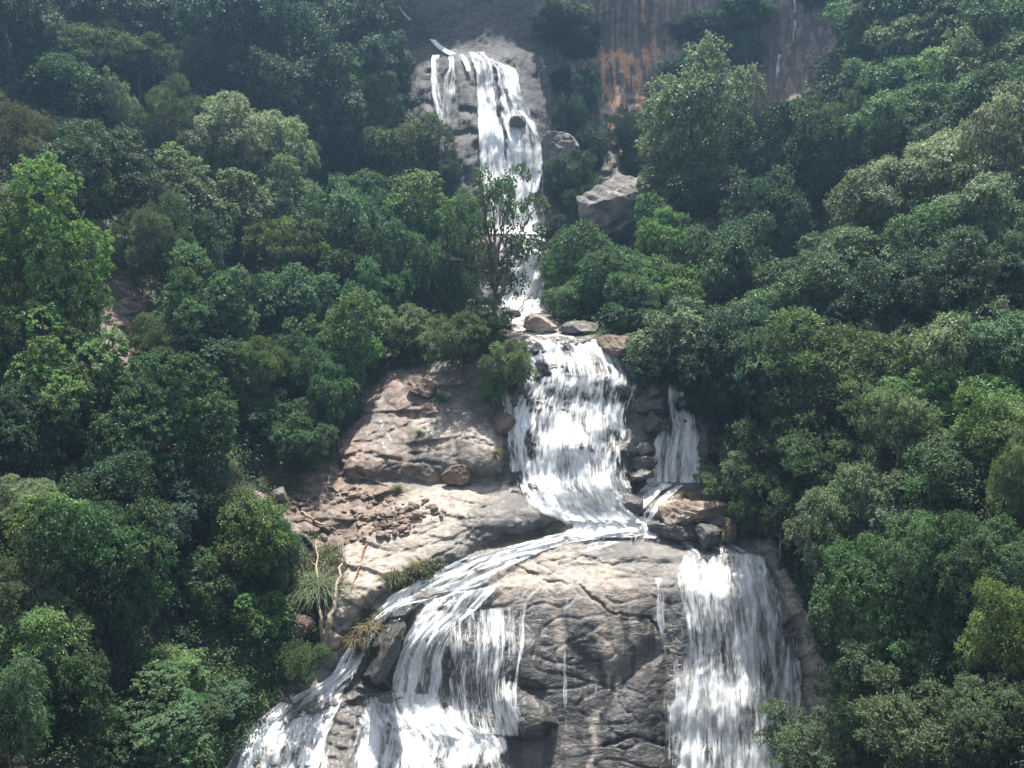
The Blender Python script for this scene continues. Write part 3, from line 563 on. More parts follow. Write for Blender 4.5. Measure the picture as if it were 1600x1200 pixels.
def crown_parts(k, seed):
    c = KIND[k]; rg = np.random.default_rng(seed)
    lobes = []
    shape = np.array(c['shape'])
    # lobes over the outside of an uneven body, and some within
    skew = rg.normal(0, .18, 2)
    for i in range(c['n']*14):
        d = unit(rg.normal(0, 1, 3)); d[2] = d[2]*.95+.18
        rad = rg.uniform(.50, .86)*(1+.32*math.sin(3*math.atan2(d[1], d[0])+seed)+.18*math.sin(5*math.atan2(d[1], d[0])+2*seed))
        p = d*rad*shape; p[:2] += skew*p[2]
        r = rg.uniform(*c['lobe'])*(1.0 if p[2] > -.2 else .85)
        if all(np.linalg.norm(p-q) > (r+s)*.56 for q, s in lobes): lobes.append((p, r))
        if len(lobes) >= c['n']: break
    B, A, N, LL, WW, VR = [], [], [], [], [], []
    cen = np.array([p for p, _ in lobes]); rad = np.array([r for _, r in lobes])
    for li, (p, r) in enumerate(lobes):
        nt = int(c['tuft']*(r/.32)**2)
        d = rg.normal(0, 1, (nt, 3)); d[:, 2] += c['up']*1.2; d = unit(d)
        rr = r*(.72+.34*rg.random(nt))*(1+.25*perlin(d[:, 0]*2.2+li*5, d[:, 1]*2.2+d[:, 2]*1.7, seed))
        tp = p+d*rr[:, None]*np.array([1, 1, c['flat']])
        dist = np.linalg.norm(tp[:, None]-cen[None], axis=2)/rad[None]; dist[:, li] = 9
        ok = dist.min(1) > .62
        tp, d = tp[ok], d[ok]; nt = len(tp)
        m = c['leaf']; lobev = rg.normal(0, .13)
        tv = np.clip(rg.normal(.5+lobev, .13, nt), 0, 1)
        out = np.repeat(d, m, 0); n = nt*m
        b = np.repeat(tp, m, 0)+rg.normal(0, c['L']*.42, (n, 3))
        ax = out*.55+rg.normal(0, .62, (n, 3))+np.array([0, 0, .10]); nn = unit(out*.5+rg.normal(0, .38, (n, 3))+np.array([0, 0, .75]))
        B.append(b); A.append(ax); N.append(nn); LL.append(c['L']*rg.uniform(.65, 1.3, n)); WW.append(c['W']*rg.uniform(.7, 1.3, n))
        VR.append(np.clip(np.repeat(tv, m)+rg.normal(0, .14, n), 0, 1))
    if c.get('curtain'):                              # creepers hanging off the outside
        for q in range(c['curtain']):
            p, r = lobes[rg.integers(len(lobes))]; d = unit(rg.normal(0, 1, 3)*np.array([1, 1, .2])); s = p+d*r
            n = 150; t = rg.random(n); ln = rg.uniform(.25, .75); wdt = rg.uniform(.03, .09)
            b = s+np.stack([rg.normal(0, wdt, n), rg.normal(0, wdt, n), -t*ln], 1)+d*.03
            B.append(b); A.append(np.tile(d*.5+np.array([0, 0, -.7]), (n, 1))+rg.normal(0, .4, (n, 3))); N.append(np.tile(d+np.array([0, 0, .3]), (n, 1))+rg.normal(0, .3, (n, 3)))
            LL.append(np.full(n, c['L'])*rg.uniform(.7, 1.2, n)); WW.append(np.full(n, c['W'])*rg.uniform(.7, 1.2, n)); VR.append(np.clip(rg.normal(.55, .16, n), 0, 1))
    hc = c['hc']; off = np.array([0, 0, hc])
    V, Qd, va = leaves_mesh(np.concatenate(B)+off, np.concatenate(A), np.concatenate(N), np.concatenate(LL), np.concatenate(WW), np.concatenate(VR), rg, c['droop'])
    crown = mesh_from(k+'_crown', V, Qd, LEAF, False, dict(leafvar=va))
    # trunk: from below the foot up into the crown, with a limb to each main lobe
    tw = .045 if k != 'tall' else .05
    top = np.array([skew[0]*.3, skew[1]*.3, hc+.45*shape[2]])
    parts = [tube([(0, 0, -.75), (0, 0, -.25), (rg.normal(0, .02), rg.normal(0, .02), .15), (rg.normal(0, .04), rg.normal(0, .04), hc*.5), (rg.normal(0, .05), rg.normal(0, .05), hc*.85), top], tw*1.5, tw*.35, 9, rg, .05)]
    for p, r in sorted(lobes, key=lambda x: -x[1])[:16 if k != 'open' else 26]:
        f = rg.uniform(.45, .85); a = np.array([0, 0, hc*f]) if p[2]+hc > hc*f else np.array([0, 0, max(.2, p[2]+hc-.3)])
        e = p+off; parts.append(limb(a, e, tw*.42, tw*.10, rg))
        for _ in range(2 if k != 'open' else 4):
            parts.append(limb(a*.35+e*.65, e+rg.normal(0, r*.55, 3), tw*.16, tw*.05, rg, 4))
    for _ in range(7):                                # bare twig ends that reach past the leaves
        p, r = lobes[rg.integers(len(lobes))]; dd = unit(rg.normal(0, 1, 3)+np.array([0, 0, .3])); e = p+off+dd*r*rg.uniform(.9, 1.25)
        parts.append(limb(np.array([0, 0, hc*.7])*.3+(p+off)*.7, e, tw*.22, tw*.06, rg, 6, -.1)); parts.append(limb((p+off)*.5+e*.5, e+rg.normal(0, .12, 3), tw*.12, tw*.05, rg, 4))
    tv, tq = join(parts)
    trunk = mesh_from(k+'_trunk', tv, tq, BARK, True)
    return trunk, crown, hc
for k in ('vine', 'broad'):            # the same habit with finer leaves, for the biggest crowns
    KIND[k+'_fine'] = dict(KIND[k], tuft=int(KIND[k]['tuft']*1.5), leaf=int(KIND[k]['leaf']*1.5), L=KIND[k]['L']*.64, W=KIND[k]['W']*.66, n=KIND[k]['n']+8)
PROTO = {}
for k in KIND:
    for s in range((5 if k in ('broad', 'round', 'vine', 'airy') else 3) if k not in ('open', 'large', 'vine_fine', 'broad_fine') else 2): PROTO.setdefault(k, []).append(crown_parts(k, 100+37*s+len(k)*7))
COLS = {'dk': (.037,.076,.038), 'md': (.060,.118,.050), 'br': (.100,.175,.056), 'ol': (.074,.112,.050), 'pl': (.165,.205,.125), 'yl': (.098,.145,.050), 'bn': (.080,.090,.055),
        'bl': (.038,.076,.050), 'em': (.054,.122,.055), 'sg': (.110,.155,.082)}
rt = random.Random(5)
def seat_depth(u, v, w, hcr, hw):
    """how far ahead a crown seen at (u, v) must be for its foot to meet the ground"""
    d0 = float(samp(D, u, v)); best = d0*.985
    for f in np.linspace(.995, .80, 40):
        d = d0*f; p = P(u, v, d); s = w/2/F_PX*d
        gz = ground_z(p[0], p[1])
        if gz is None: continue
        best = d
        if p[2]-gz >= hcr*s*hw*.9: break
    return best
PLANTED = []
def plant(kind, u, v, w, h, colk, label, group, name='tree', d=None, cat='tree', turn=None):
    w, h = w*1.2, h*1.22
    if w > 165 and kind+'_fine' in PROTO: kind += '_fine'
    tr, cr, hc = PROTO[kind][rt.randrange(len(PROTO[kind]))]
    shz = KIND[kind]['shape'][2]; asp = h/w/shz*rt.uniform(.88, 1.2); asp = max(.6, min(1.9, asp))
    if d is None: d = seat_depth(u, v, w, hc, asp)
    s = w/2/F_PX*d/1.05; sz = s*asp
    c = P(u, v, d)
    o = bpy.data.objects.new(name, None); COL.objects.link(o); o.empty_display_size = .3
    o.location = (c[0], c[1], c[2]-hc*sz); o.rotation_euler = (0, 0, rt.uniform(0, 6.28) if turn is None else turn); f = rt.uniform(.86, 1.14); o.scale = (s*f, s/f, sz)
    tag(o, label, cat, group)
    link('trunk' if cat == 'tree' else 'stem', tr, o)
    k = link('crown' if cat == 'tree' else 'foliage', cr, o)
    b = COLS[colk]; f = rt.uniform(.85, 1.15)
    k.color = (b[0]*f*rt.uniform(.93, 1.07), b[1]*f, b[2]*f*rt.uniform(.9, 1.1), 1)
    PLANTED.append((u, v, w, h)); return o
LS, RS = 'trees on the left hillside', 'trees on the right hillside'
LEFT = [  # kind, column, row, width, height, colour, label
 ('broad',15,50,110,130,'bl','dark teal tree cut by the top left corner of the photo'),
 ('airy',110,88,120,64,'ol','flat pale olive crown near the top left corner, paler than all around it'),
 ('airy',216,92,96,62,'ol','dusty olive crown just right of the flat pale olive crown, top left'),
 ('round',106,148,126,92,'dk','dark domed tree directly below the flat pale olive crown'),
 ('tall',348,62,130,150,'bl','tall creeper hung tree with a shaggy top, highest of the upper left slope'),
 ('tall',432,50,84,120,'bl','slim hazy tree right beside the tall shaggy creeper tree at the top'),
 ('tall',265,52,90,110,'bl','dim hazy tree left of the tall shaggy creeper tree at the top'),
 ('broad',175,30,100,80,'bl','dim crown in shade touching the top edge above the dusty olive crown'),
 ('tall',515,125,96,140,'bl','hazy blue green tree left of the upper waterfall, under the bare rock wall'),
 ('tall',465,95,70,100,'bl','thin hazy tree between the slim hazy tree and the blue green one by the fall'),
 ('broad',555,60,100,80,'bl','faint blue crown high in the haze left of the waterfall lip'),
 ('broad',590,110,80,70,'bl','faint blue crown hugging the bare rock left of the upper fall'),
 ('round',325,145,84,88,'bl','neat dark cone shaped crown halfway up the left slope'),
 ('tall',425,155,100,100,'bl','ragged grey green tree right of the neat dark cone shaped crown'),
 ('broad',478,185,100,84,'bl','soft dark crown below the ragged grey green tree'),
 ('airy',260,195,84,90,'ol','olive brown tree standing left of the big silvery tree'),
 ('broad',375,238,138,104,'pl','big pale silvery tree, the lightest crown on the left hillside'),
 ('round',90,220,76,52,'dk','small dark flat topped tree above the big glossy dome at far left'),
 ('airy',30,235,90,150,'bn','dull olive tree on the left edge above the huge sunlit one'),
 ('broad',138,298,150,108,'dk','big glossy dark domed tree overhanging the brown scree gully'),
 ('tall',192,178,40,70,'pl','narrow pale spire left of the olive brown tree'),
 ('round',208,245,70,60,'dk','small dark crown squeezed between the glossy dome and the olive brown tree'),
 ('vine',318,330,136,110,'sg','creeper smothered mound below the big silvery tree'),
 ('vine',385,295,46,96,'md','narrow creeper column standing in front of the silvery tree'),
 ('broad',440,312,80,64,'sg','small grey green crown right of the narrow creeper column'),
 ('round',474,265,62,58,'em','bluish rounded crown alone in the shade right of the silvery tree'),
 ('round',505,232,70,60,'bl','dark rounded crown above the bluish rounded crown in shade'),
 ('airy',238,388,86,130,'ol','tall olive tree right of the brown scree gully'),
 ('vine',300,410,84,90,'dk','dark creeper tree between the tall olive tree and the yellowish crown'),
 ('airy',462,388,116,84,'yl','yellowish crown with bare twigs, below the small grey green crown'),
 ('broad',525,370,104,84,'md','leafy green crown right of the yellowish twiggy crown'),
 ('round',645,345,150,86,'br','wide bright green rounded crown just left of the open tree before the falls'),
 ('round',588,375,80,90,'em','green crown left of and below the wide bright rounded crown'),
 ('round',560,318,100,66,'md','green crown on the shoulder below the hazy slope, left of the wide bright one'),
 ('tall',576,160,88,112,'md','leafy tree with lit tip left of the upper waterfall'),
 ('tall',525,235,70,100,'bl','dark column shaped tree left of the leafy tree with the lit tip'),
 ('round',636,265,102,80,'ol','dull round bush tree at the left foot of the upper waterfall'),
 ('round',585,270,80,80,'bl','dark crown left of the dull round bush tree at the waterfall foot'),
 ('vine',48,450,176,215,'br','huge sunlit tree at the left edge above the others, bright on its right flank'),
 ('vine',96,612,190,150,'br','broad bright green mound of creepers under the huge sunlit tree'),
 ('vine',240,695,186,180,'md','large round creeper covered tree right of the bright creeper mound'),
 ('vine',312,500,146,124,'md','bushy dome right of the brown scree gully'),
 ('vine',300,575,130,80,'dk','dark skirt of a tree under the bushy dome beside the scree gully'),
 ('vine',452,482,106,110,'em','deep green rounded tree in the middle of the left slope'),
 ('airy',392,580,86,84,'yl','yellow flecked tree right of the large creeper covered tree'),
 ('round',540,540,120,96,'br','dense light green crown standing above the brown rock slab'),
 ('round',486,580,80,84,'em','deep green crown left of the dense light green one over the brown slab'),
 ('round',520,625,84,92,'em','lowest green crown overhanging the left end of the brown rock slab'),
 ('round',600,470,90,84,'em','rounded green crown left of the olive shrub above the middle fall'),
 ('round',640,430,100,90,'em','green crown between the wide bright rounded crown and the olive shrub'),
 ('round',632,520,80,64,'sg','greyish bush crown left of the olive shrub above the middle fall'),
 ('vine',545,450,92,90,'dk','dark crown above the dense light green one, centre of the left slope'),
 ('round',390,490,70,70,'dk','dark crown wedged between the bushy dome and the deep green rounded tree'),
 ('round',700,440,80,110,'dk','shaded tree at the back left of the open tree before the falls'),
 ('airy',28,790,104,88,'pl','pale feathery crown on the left edge below the creeper mounds'),
 ('round',70,835,136,84,'br','bright leafy crown right below the pale feathery crown at left edge'),
 ('round',168,790,130,110,'dk','dark shaded tree under the large round creeper covered tree'),
 ('round',286,785,116,110,'bl','dark bluish green tree right of the dark shaded tree'),
 ('round',143,915,164,180,'md','big round headed tree in the lower left, lit along its top right rim'),
 ('airy',18,935,110,130,'sg','grey green feathery crown on the left edge beside the big round headed tree'),
 ('broad',58,1022,130,114,'br','leafy light green tree below the big round headed tree'),
 ('broad',8,1130,110,130,'md','leafy tree in the bottom left corner'),
 ('vine',108,1100,110,140,'md','deep shaded tree right of the leafy tree in the bottom left corner'),
 ('vine',30,680,110,110,'dk','shaded creeper mass at the left edge below the bright creeper mound'),
 ('round',5,560,90,90,'md','green crown cut by the left edge between the huge sunlit tree and the creeper mound'),
 ('vine',225,840,110,90,'bl','deep shaded crown between the big round headed tree and the dark bluish green tree'),
 ('round',330,650,70,70,'dk','dark crown right of the top of the large round creeper covered tree'),
]
LSHRUB = [
 ('large',132,384,58,44,'pl','small pale tree like shrub with big leaves, alone in the dark scree gully'),
 ('large',348,738,36,50,'pl','whitish young sapling right of the large creeper covered tree'),
 ('round',362,842,138,104,'yl','yellow green bush on the bank left of the grass clump'),
 ('round',476,692,84,80,'md','round green bush at the left end of the brown rock slab'),
 ('vine',396,968,84,76,'br','bright green leafy bush in the lower left bank'),
 ('vine',300,925,96,76,'md','green bush left of the bright leafy bush on the lower left bank'),
 ('vine',262,1050,110,60,'br','low creeper bush below the green bush on the lower left bank'),
 ('vine',236,1145,180,110,'md','wide bush along the bottom edge, left of the lowest rapids'),
 ('vine',345,1100,70,46,'em','fresh green creeper patch just left of the lowest rapids'),
 ('airy',474,1036,84,64,'ol','dull olive shrub at the water edge beside the lower left rapids'),
 ('round',430,880,70,76,'md','green bush between the yellow green bush and the grass clump'),
 ('airy',722,532,108,72,'ol','olive shrub left of the top of the middle waterfall'),
 ('airy',765,505,70,50,'ol','small olive shrub joined to the right of the olive shrub over the middle fall'),
 ('round',800,575,56,60,'sg','light green bush on the rock between the two left arms of the middle fall'),
 ('round',772,610,40,44,'br','small fresh green bush at the foot of the light green one by the middle fall'),
 ('round',700,275,40,50,'bl','small dark bush at the left foot of the upper waterfall'),
 ('round',435,590,60,64,'dk','dark bush below the deep green rounded tree'),
 ('vine',420,650,70,60,'md','low green bush left of the round bush by the brown slab'),
 ('airy',250,545,80,60,'ol','dull bush at the lower end of the scree gully'),
]
RIGHT = [
 ('tall',1075,225,150,190,'sg','tall leafy tree right of the upper waterfall, its pale tip against the brown cliff'),
 ('tall',1060,315,130,120,'md','lower leafy part tree under the tall pale tipped tree'),
 ('broad',1160,22,76,42,'em','green crown on the cliff shelf at the top edge, right of centre'),
 ('round',1112,56,66,48,'bl','dark green crown on the cliff shelf left of the thin far trickle'),
 ('round',1166,82,48,38,'md','small crown on the cliff shelf just left of the far trickle'),
 ('airy',1075,112,80,44,'bl','dim scrubby crown at the foot of the orange streaked cliff'),
 ('airy',1108,150,60,40,'bl','dim scrubby crown left of the bare brown slope'),
 ('broad',1290,-14,60,36,'em','hazy crown at the top edge right of the thin far trickle'),
 ('broad',1378,72,84,46,'md','green crown on the ridge right of the bare brown slope'),
 ('broad',1440,72,104,60,'sg','grey green crown in the row along the upper right ridge'),
 ('broad',1395,18,110,56,'md','green crown at the top edge above the bare brown slope'),
 ('broad',1490,22,110,60,'md','dark green crown at the top edge, second from the right corner'),
 ('broad',1575,45,110,80,'md','dark green crown in the top right corner'),
 ('broad',1530,110,110,66,'sg','pale rimmed crown below the top right corner'),
 ('broad',1378,132,84,48,'md','green crown under the one right of the bare brown slope'),
 ('broad',1435,135,110,60,'md','wide green crown in the middle of the upper right slope'),
 ('broad',1590,150,90,80,'md','green crown at the right edge under the top right corner'),
 ('round',1250,192,62,46,'dk','small dark crown at the lower end of the bare brown slope'),
 ('broad',1500,180,110,64,'md','dark crown above the deep shadow hollow, upper right'),
 ('airy',1322,198,74,84,'ol','brownish pale tree among the darker ones, upper right slope'),
 ('broad',1385,210,110,80,'md','dark lobed tree right of the brownish pale tree'),
 ('vine',1262,262,114,110,'dk','dark dense tree left of the brownish pale tree'),
 ('broad',1205,270,90,110,'dk','shaded tree between the tall pale tipped tree and the dark dense tree'),
 ('broad',1475,240,90,64,'dk','dark tree at the rim of the deep shadow hollow'),
 ('broad',1452,285,134,104,'pl','large pale sunlit tree under the shadow hollow'),
 ('broad',1380,335,130,90,'sg','long sunlit tree left below the large pale sunlit tree'),
 ('broad',1565,250,120,130,'pl','tall pale sunlit tree on the right edge'),
 ('broad',1540,340,130,100,'sg','grey green tree below the tall pale sunlit tree on the right edge'),
 ('broad',1350,405,160,84,'md','wide tree with stepped layers in the middle of the right slope'),
 ('broad',1470,390,130,100,'md','dark green tree right of the wide stepped tree'),
 ('vine',1190,360,110,120,'dk','shaded dark tree left of the wide stepped tree'),
 ('round',1048,395,104,92,'br','bright fresh green tree above the small fall, right of centre'),
 ('round',932,425,110,96,'md','rounded green tree right of the small fall'),
 ('round',975,455,100,90,'md','dark lobed tree in front of the bright fresh green tree'),
 ('round',1044,465,110,80,'br','light green tree below the bright fresh green tree'),
 ('round',900,470,80,60,'md','low green tree leaning over the stream at the foot of the small fall'),
 ('open',862,415,66,60,'md','sparse tree with bare forked limbs over the right side of the small fall'),
 ('broad',1140,430,120,90,'dk','dark tree right of the light green tree'),
 ('vine',1045,548,128,92,'sg','creeper draped tree hanging over the right of the middle waterfall'),
 ('broad',1120,520,130,66,'md','crown behind the creeper draped tree, above the narrow right hand fall'),
 ('broad',1172,580,150,130,'dk','dark glossy tree overhanging the narrow right hand fall'),
 ('round',1282,518,110,66,'bl','bluish small leaved crown above the wide olive tree'),
 ('broad',1200,505,110,70,'md','green crown left of the bluish small leaved crown'),
 ('airy',1320,592,210,140,'ol','wide olive brown tree in the middle of the right hillside'),
 ('airy',1232,690,160,110,'ol','olive brown tree left below the wide olive brown one'),
 ('airy',1175,735,110,90,'sg','feathery grey green tree right of the narrow right hand fall'),
 ('round',1395,550,90,60,'pl','small pale topped crown right above the wide olive brown tree'),
 ('broad',1487,562,130,96,'sg','sunlit tree with pale leaf clusters, right of the small pale topped crown'),
 ('broad',1270,465,130,80,'md','dark green tree below the wide stepped tree'),
 ('broad',1520,460,150,110,'dk','shaded tree under the grey green tree at the right edge'),
 ('broad',1400,470,120,90,'dk','deep shadowed tree in the centre of the right hillside'),
 ('broad',1590,440,100,110,'md','dark crown on the right edge, halfway up'),
 ('round',1500,640,150,90,'br','bright green rounded tree on the right, below the pale leaf clusters'),
 ('broad',1580,560,110,90,'md','dark green tree on the right edge above the bright rounded tree'),
 ('airy',1410,660,120,100,'sg','grey twiggy tree left of the bright green rounded tree'),
 ('broad',1560,690,110,80,'br','light green tree right below the bright rounded tree'),
 ('broad',1590,765,80,120,'yl','yellowish green tree on the right edge'),
 ('broad',1475,750,130,100,'md','dark green tree left of the yellowish right edge tree'),
 ('airy',1310,730,130,100,'ol','dull olive tree right of the feathery grey green tree'),
 ('airy',1225,800,120,90,'ol','dull olive tree at the right of the layered rock ledge'),
 ('broad',1345,835,150,140,'sg','glossy leaved tree leaning out over the right edge of the curtain fall'),
 ('broad',1345,925,90,110,'dk','dark tree hugging the bare rock right of the curtain fall'),
 ('broad',1425,960,180,170,'md','large leafy tree right of the curtain fall, lowest of the steep right bank'),
 ('broad',1540,910,150,150,'md','leafy tree on the right edge beside the large leafy one'),
 ('broad',1470,860,110,90,'md','dark crown between the glossy leaved tree and the right edge'),
 ('broad',1390,1050,130,80,'dk','tree in deep shade below the large leafy tree'),
 ('broad',1580,1010,100,120,'yl','yellow green tree on the right edge, near the bottom corner'),
 ('airy',1335,1098,100,90,'sg','grey green foreground tree at the right foot of the curtain fall'),
 ('airy',1275,1168,150,100,'sg','feathery foreground tree over the bottom of the curtain fall'),
 ('airy',1440,1140,200,130,'ol','wide olive foreground tree along the bottom edge at right'),
 ('broad',1560,1130,150,130,'ol','leafy olive tree in the bottom right corner'),
 ('broad',1500,1040,110,84,'md','green foreground tree above the wide olive one at bottom right'),
 ('airy',1370,1190,140,80,'sg','feathery crown cut by the bottom edge right of the curtain fall'),
 ('round',892,200,46,60,'bl','dark crown in the cleft between the orange cliff and the upper waterfall'),
 ('round',908,150,40,50,'bl','dim crown on the cliff right of the waterfall lip'),
 ('round',918,240,56,56,'bl','dark crown below the orange streaked cliff'),
 ('broad',872,36,70,46,'bl','hazy crown on the cliff top right above the waterfall'),
 ('broad',905,70,44,36,'bl','small hazy crown on the cliff just right of the waterfall top'),
 ('round',895,285,66,54,'dk','dark crown on the ledge right of the waterfall foot'),
 ('round',1095,350,90,70,'dk','dark crown under the tall pale tipped tree, beside the bright green tree'),
]
RSHRUB = [
 ('airy',1122,756,66,38,'sg','small feathery shrub on the layered rock ledge above the boulder'),
 ('round',1180,808,70,56,'md','green shrub right of the dark boulder by the curtain fall'),
 ('round',1160,770,60,44,'sg','low grey green shrub behind the layered rock ledge'),
 ('round',1100,625,70,50,'dk','dark shrub hanging over the top of the narrow right hand fall'),
 ('round',860,365,40,30,'bl','tiny bush on the rim right of the pool under the upper fall'),
 ('round',920,330,60,50,'ol','olive bush on the bare rock right of the pool under the upper fall'),
 ('round',1010,500,90,50,'dk','dark shrub behind the rocks at the top right of the middle fall'),
 ('round',880,130,34,30,'bl','small dark shrub on the cliff face just right of the upper waterfall'),
 ('round',1000,255,50,40,'dk','dark shrub at the foot of the orange streaks above the great sloping rock'),
 ('round',1012,300,50,44,'md','green shrub overgrowing the right end of the great sloping rock'),
 ('round',920,50,40,30,'bl','tiny dim shrub high on the streaked cliff near the top edge'),
 ('airy',1070,45,40,30,'bl','tiny dim shrub on the cliff right of the orange streaks'),
 ('airy',985,210,50,60,'bl','dim shrub clinging to the orange streaked cliff'),
]
for r in LEFT: plant(*r, LS)
FORE = {'grey green foreground tree at the right foot of the curtain fall': 46, 'feathery foreground tree over the bottom of the curtain fall': 43, 'wide olive foreground tree along the bottom edge at right': 36}
for r in RIGHT: plant(*r, RS, d=FORE.get(r[6]))
for r in LSHRUB: plant(*r, 'shrubs beside the falls on the left', 'shrub', None, 'shrub')
for r in RSHRUB: plant(*r, 'shrubs beside the falls on the right', 'shrub', None, 'shrub')
plant('open',772,384,128,170,'md','open branching tree with visible dark limbs in front of the upper waterfall', 'trees before the upper fall')
plant('open',728,345,84,90,'md','thin branched tree left behind the open branching tree', 'trees before the upper fall')

# ================================================================ ground cover: countless leaves of ferns, creepers and grass over the hillsides
rc = np.random.default_rng(21)
def cover(n, size, name, colr, label, seed, lift):
    u = rc.uniform(-160, 1760, n); v = rc.uniform(-120, 1330, n)
    f = samp(rock, u+6*rc.normal(size=n), v+6*rc.normal(size=n)); keep = f < .35; u, v = u[keep], v[keep]
    d = samp(D, u, v); p = P(u, v, d)
    e = 3.0; du = P(u+e, v, samp(D, u+e, v))-p; dv = P(u, v+e, samp(D, u, v+e))-p; nr = unit(np.cross(dv, du)); nr[nr[:, 1] > 0] *= -1
    mound = np.clip(1.25*ridged(p[:, 0]/4.2+seed, (p[:, 2]+.8*p[:, 1])/4.2, 2, 300+seed)-.62+.3*fbm(p[:, 0]/1.5, (p[:, 2]+.8*p[:, 1])/1.5, 2, seed), 0, 1.0)*lift
    p = p+nr*(mound*rc.random(len(p))**.5)[:, None]+np.array([0, 0, .1])
    m = 7; s = d/60*size
    b = np.repeat(p, m, 0)+rc.normal(0, 1, (len(p)*m, 3))*np.repeat(s, m)[:, None]*.7
    k = len(b); ax = rc.normal(0, .7, (k, 3))+np.array([0, 0, .25])+np.repeat(nr, m, 0)*.4; nn = np.repeat(nr, m, 0)*.5+rc.normal(0, .35, (k, 3))+np.array([0, 0, .6])
    L = np.repeat(s, m)*rc.uniform(.7, 1.4, k); va = np.clip(np.repeat(rc.normal(.5, .14, len(p)), m)+rc.normal(0, .12, k), 0, .95)
    V, q, va = leaves_mesh(b, ax, nn, L, L*.45, va, rc, .3)
    o = link(name, mesh_from(name, V, q, LEAF, False, dict(leafvar=va))); o.color = colr+(1,)
    tag(o, label, 'ground cover', None, 'stuff')
cover(60000, .25, 'undergrowth', (.040, .076, .038), 'dense green undergrowth of creepers and ferns covering both hillsides', 3, 3.4)
cover(22000, .24, 'creepers', (.062, .098, .042), 'lighter creepers sprawling over the undergrowth of the hillsides', 9, 3.2)

# fresh grass on the wet bank left of the lowest rapids
def bank_grass(name, label, polys, n, colr, seed):
    rg = np.random.default_rng(seed); B, A, L = [], [], []
    for pl in polys:
        a = np.array(pl, float); u = rg.uniform(a[:, 0].min(), a[:, 0].max(), n); v = rg.uniform(a[:, 1].min(), a[:, 1].max(), n)
        k = poly_sd(pl, u, v) > -4+8*fbm(u/20, v/20, 2, 3); u, v = u[k], v[k]; B.append(P(u, v, samp(D, u, v)-.05))
    p = np.repeat(np.concatenate(B), 9, 0); k = len(p); p = p+rg.normal(0, .14, (k, 3))
    ax = rg.normal(0, .45, (k, 3))+np.array([0, -.25, .75]); nn = rg.normal(0, .5, (k, 3))+np.array([0, -.5, .6]); ln = rg.uniform(.3, .85, k)
    V, q, va = leaves_mesh(p, ax, nn, ln, ln*.10, np.clip(rg.normal(.5, .2, k), 0, .97), rg, .45)
    o = link(name, mesh_from(name, V, q, LEAF, False, dict(leafvar=va))); o.color = colr+(1,); tag(o, label, 'grass', None, 'stuff')
bank_grass('grass', 'fresh green grass on the bank left of the lowest rapids', [[(250,1240),(262,1130),(330,1080),(400,1010),(470,1010),(430,1075),(345,1195),(320,1240)], [(300,960),(360,900),(440,900),(480,960),(440,1000),(340,1030)]], 5200, (.085, .150, .052), 8)
bank_grass('dry_grass', 'dull dry grass at the edge of the pale slab and bare earth', [[(440,900),(520,850),(540,880),(500,960),(460,960)], [(405,700),(430,690),(470,760),(440,800),(410,760)], [(215,500),(245,510),(250,580),(215,590)], [(560,1000),(590,960),(600,965),(560,1020)], [(610,905),(680,880),(690,888),(620,920)]], 900, (.115, .12, .06), 9)
bank_grass('ferns', 'fringe of ferns and hanging grass where the forest meets the bare rock', [[(592,585),(612,570),(545,660),(515,720),(500,715),(530,645)], [(505,700),(525,705),(470,730),(400,735),(400,715)], [(470,990),(500,900),(515,905),(500,1010),(440,1085),(425,1075)],
 [(1205,850),(1222,845),(1275,950),(1335,1105),(1318,1112),(1255,955)], [(1105,600),(1125,600),(1128,745),(1160,812),(1215,845),(1200,852),(1140,822),(1108,750)], [(985,575),(1110,600),(1105,616),(985,596)], [(860,470),(890,480),(960,525),(950,535),(870,500)], [(690,560),(760,500),(770,510),(710,575)], [(1000,345),(1015,350),(900,385),(880,378)]], 420, (.062, .100, .046), 14)

# ================================================================ loose rocks
def rock_mesh(seed, sx_, sy_, sz_, cuts=9, sub=5, strata=0.0, mat=None, box=.72):
    bm = bmesh.new(); bmesh.ops.create_icosphere(bm, subdivisions=sub, radius=1); rg = np.random.default_rng(seed)
    V = np.array([v.co[:] for v in bm.verts]); F = np.array([[l.vert.index for l in f.loops] for f in bm.faces]); bm.free()
    V = np.sign(V)*np.abs(V)**box; V = V/np.abs(V).max()
    V = V@np.array(Matrix.Rotation(rg.uniform(-.5, .5), 3, 'Z') @ Matrix.Rotation(rg.uniform(-.25, .25), 3, 'Y'))
    for _ in range(cuts):
        n = unit(rg.normal(0, 1, 3)*np.array([1, 1, .8])); h = rg.uniform(.56, .88); o = V@n-h; V = V-np.where(o > 0, o*.97, 0)[:, None]*n
    sc = np.array([sx_, sy_, sz_]); V = V*sc
    nr = unit(V/sc**2); m = sc.mean()
    q = V/m
    dsp = .08*fbm(q[:, 0]*1.6+seed, q[:, 2]*1.6+q[:, 1]*1.3, 4, seed)+.07*fbm(q[:, 0]*5+q[:, 1]*3, q[:, 2]*5-q[:, 1]*4, 4, seed+1)
    if strata:
        ph = q[:, 2]*strata+.35*fbm(q[:, 0]*1.2, q[:, 1]*1.2+q[:, 2]*.6, 3, seed+2); saw = ph-np.floor(ph)
        dsp += (.16 if box > .5 else .30)*np.where(saw < .85, saw, (1-saw)*5.6)*(.4+.6*np.abs(perlin(np.floor(ph)*3.3+seed, q[:, 0]*.8, seed+5)))
    V = V+nr*dsp[:, None]*m
    return mesh_from('rock', V, F, mat, True)
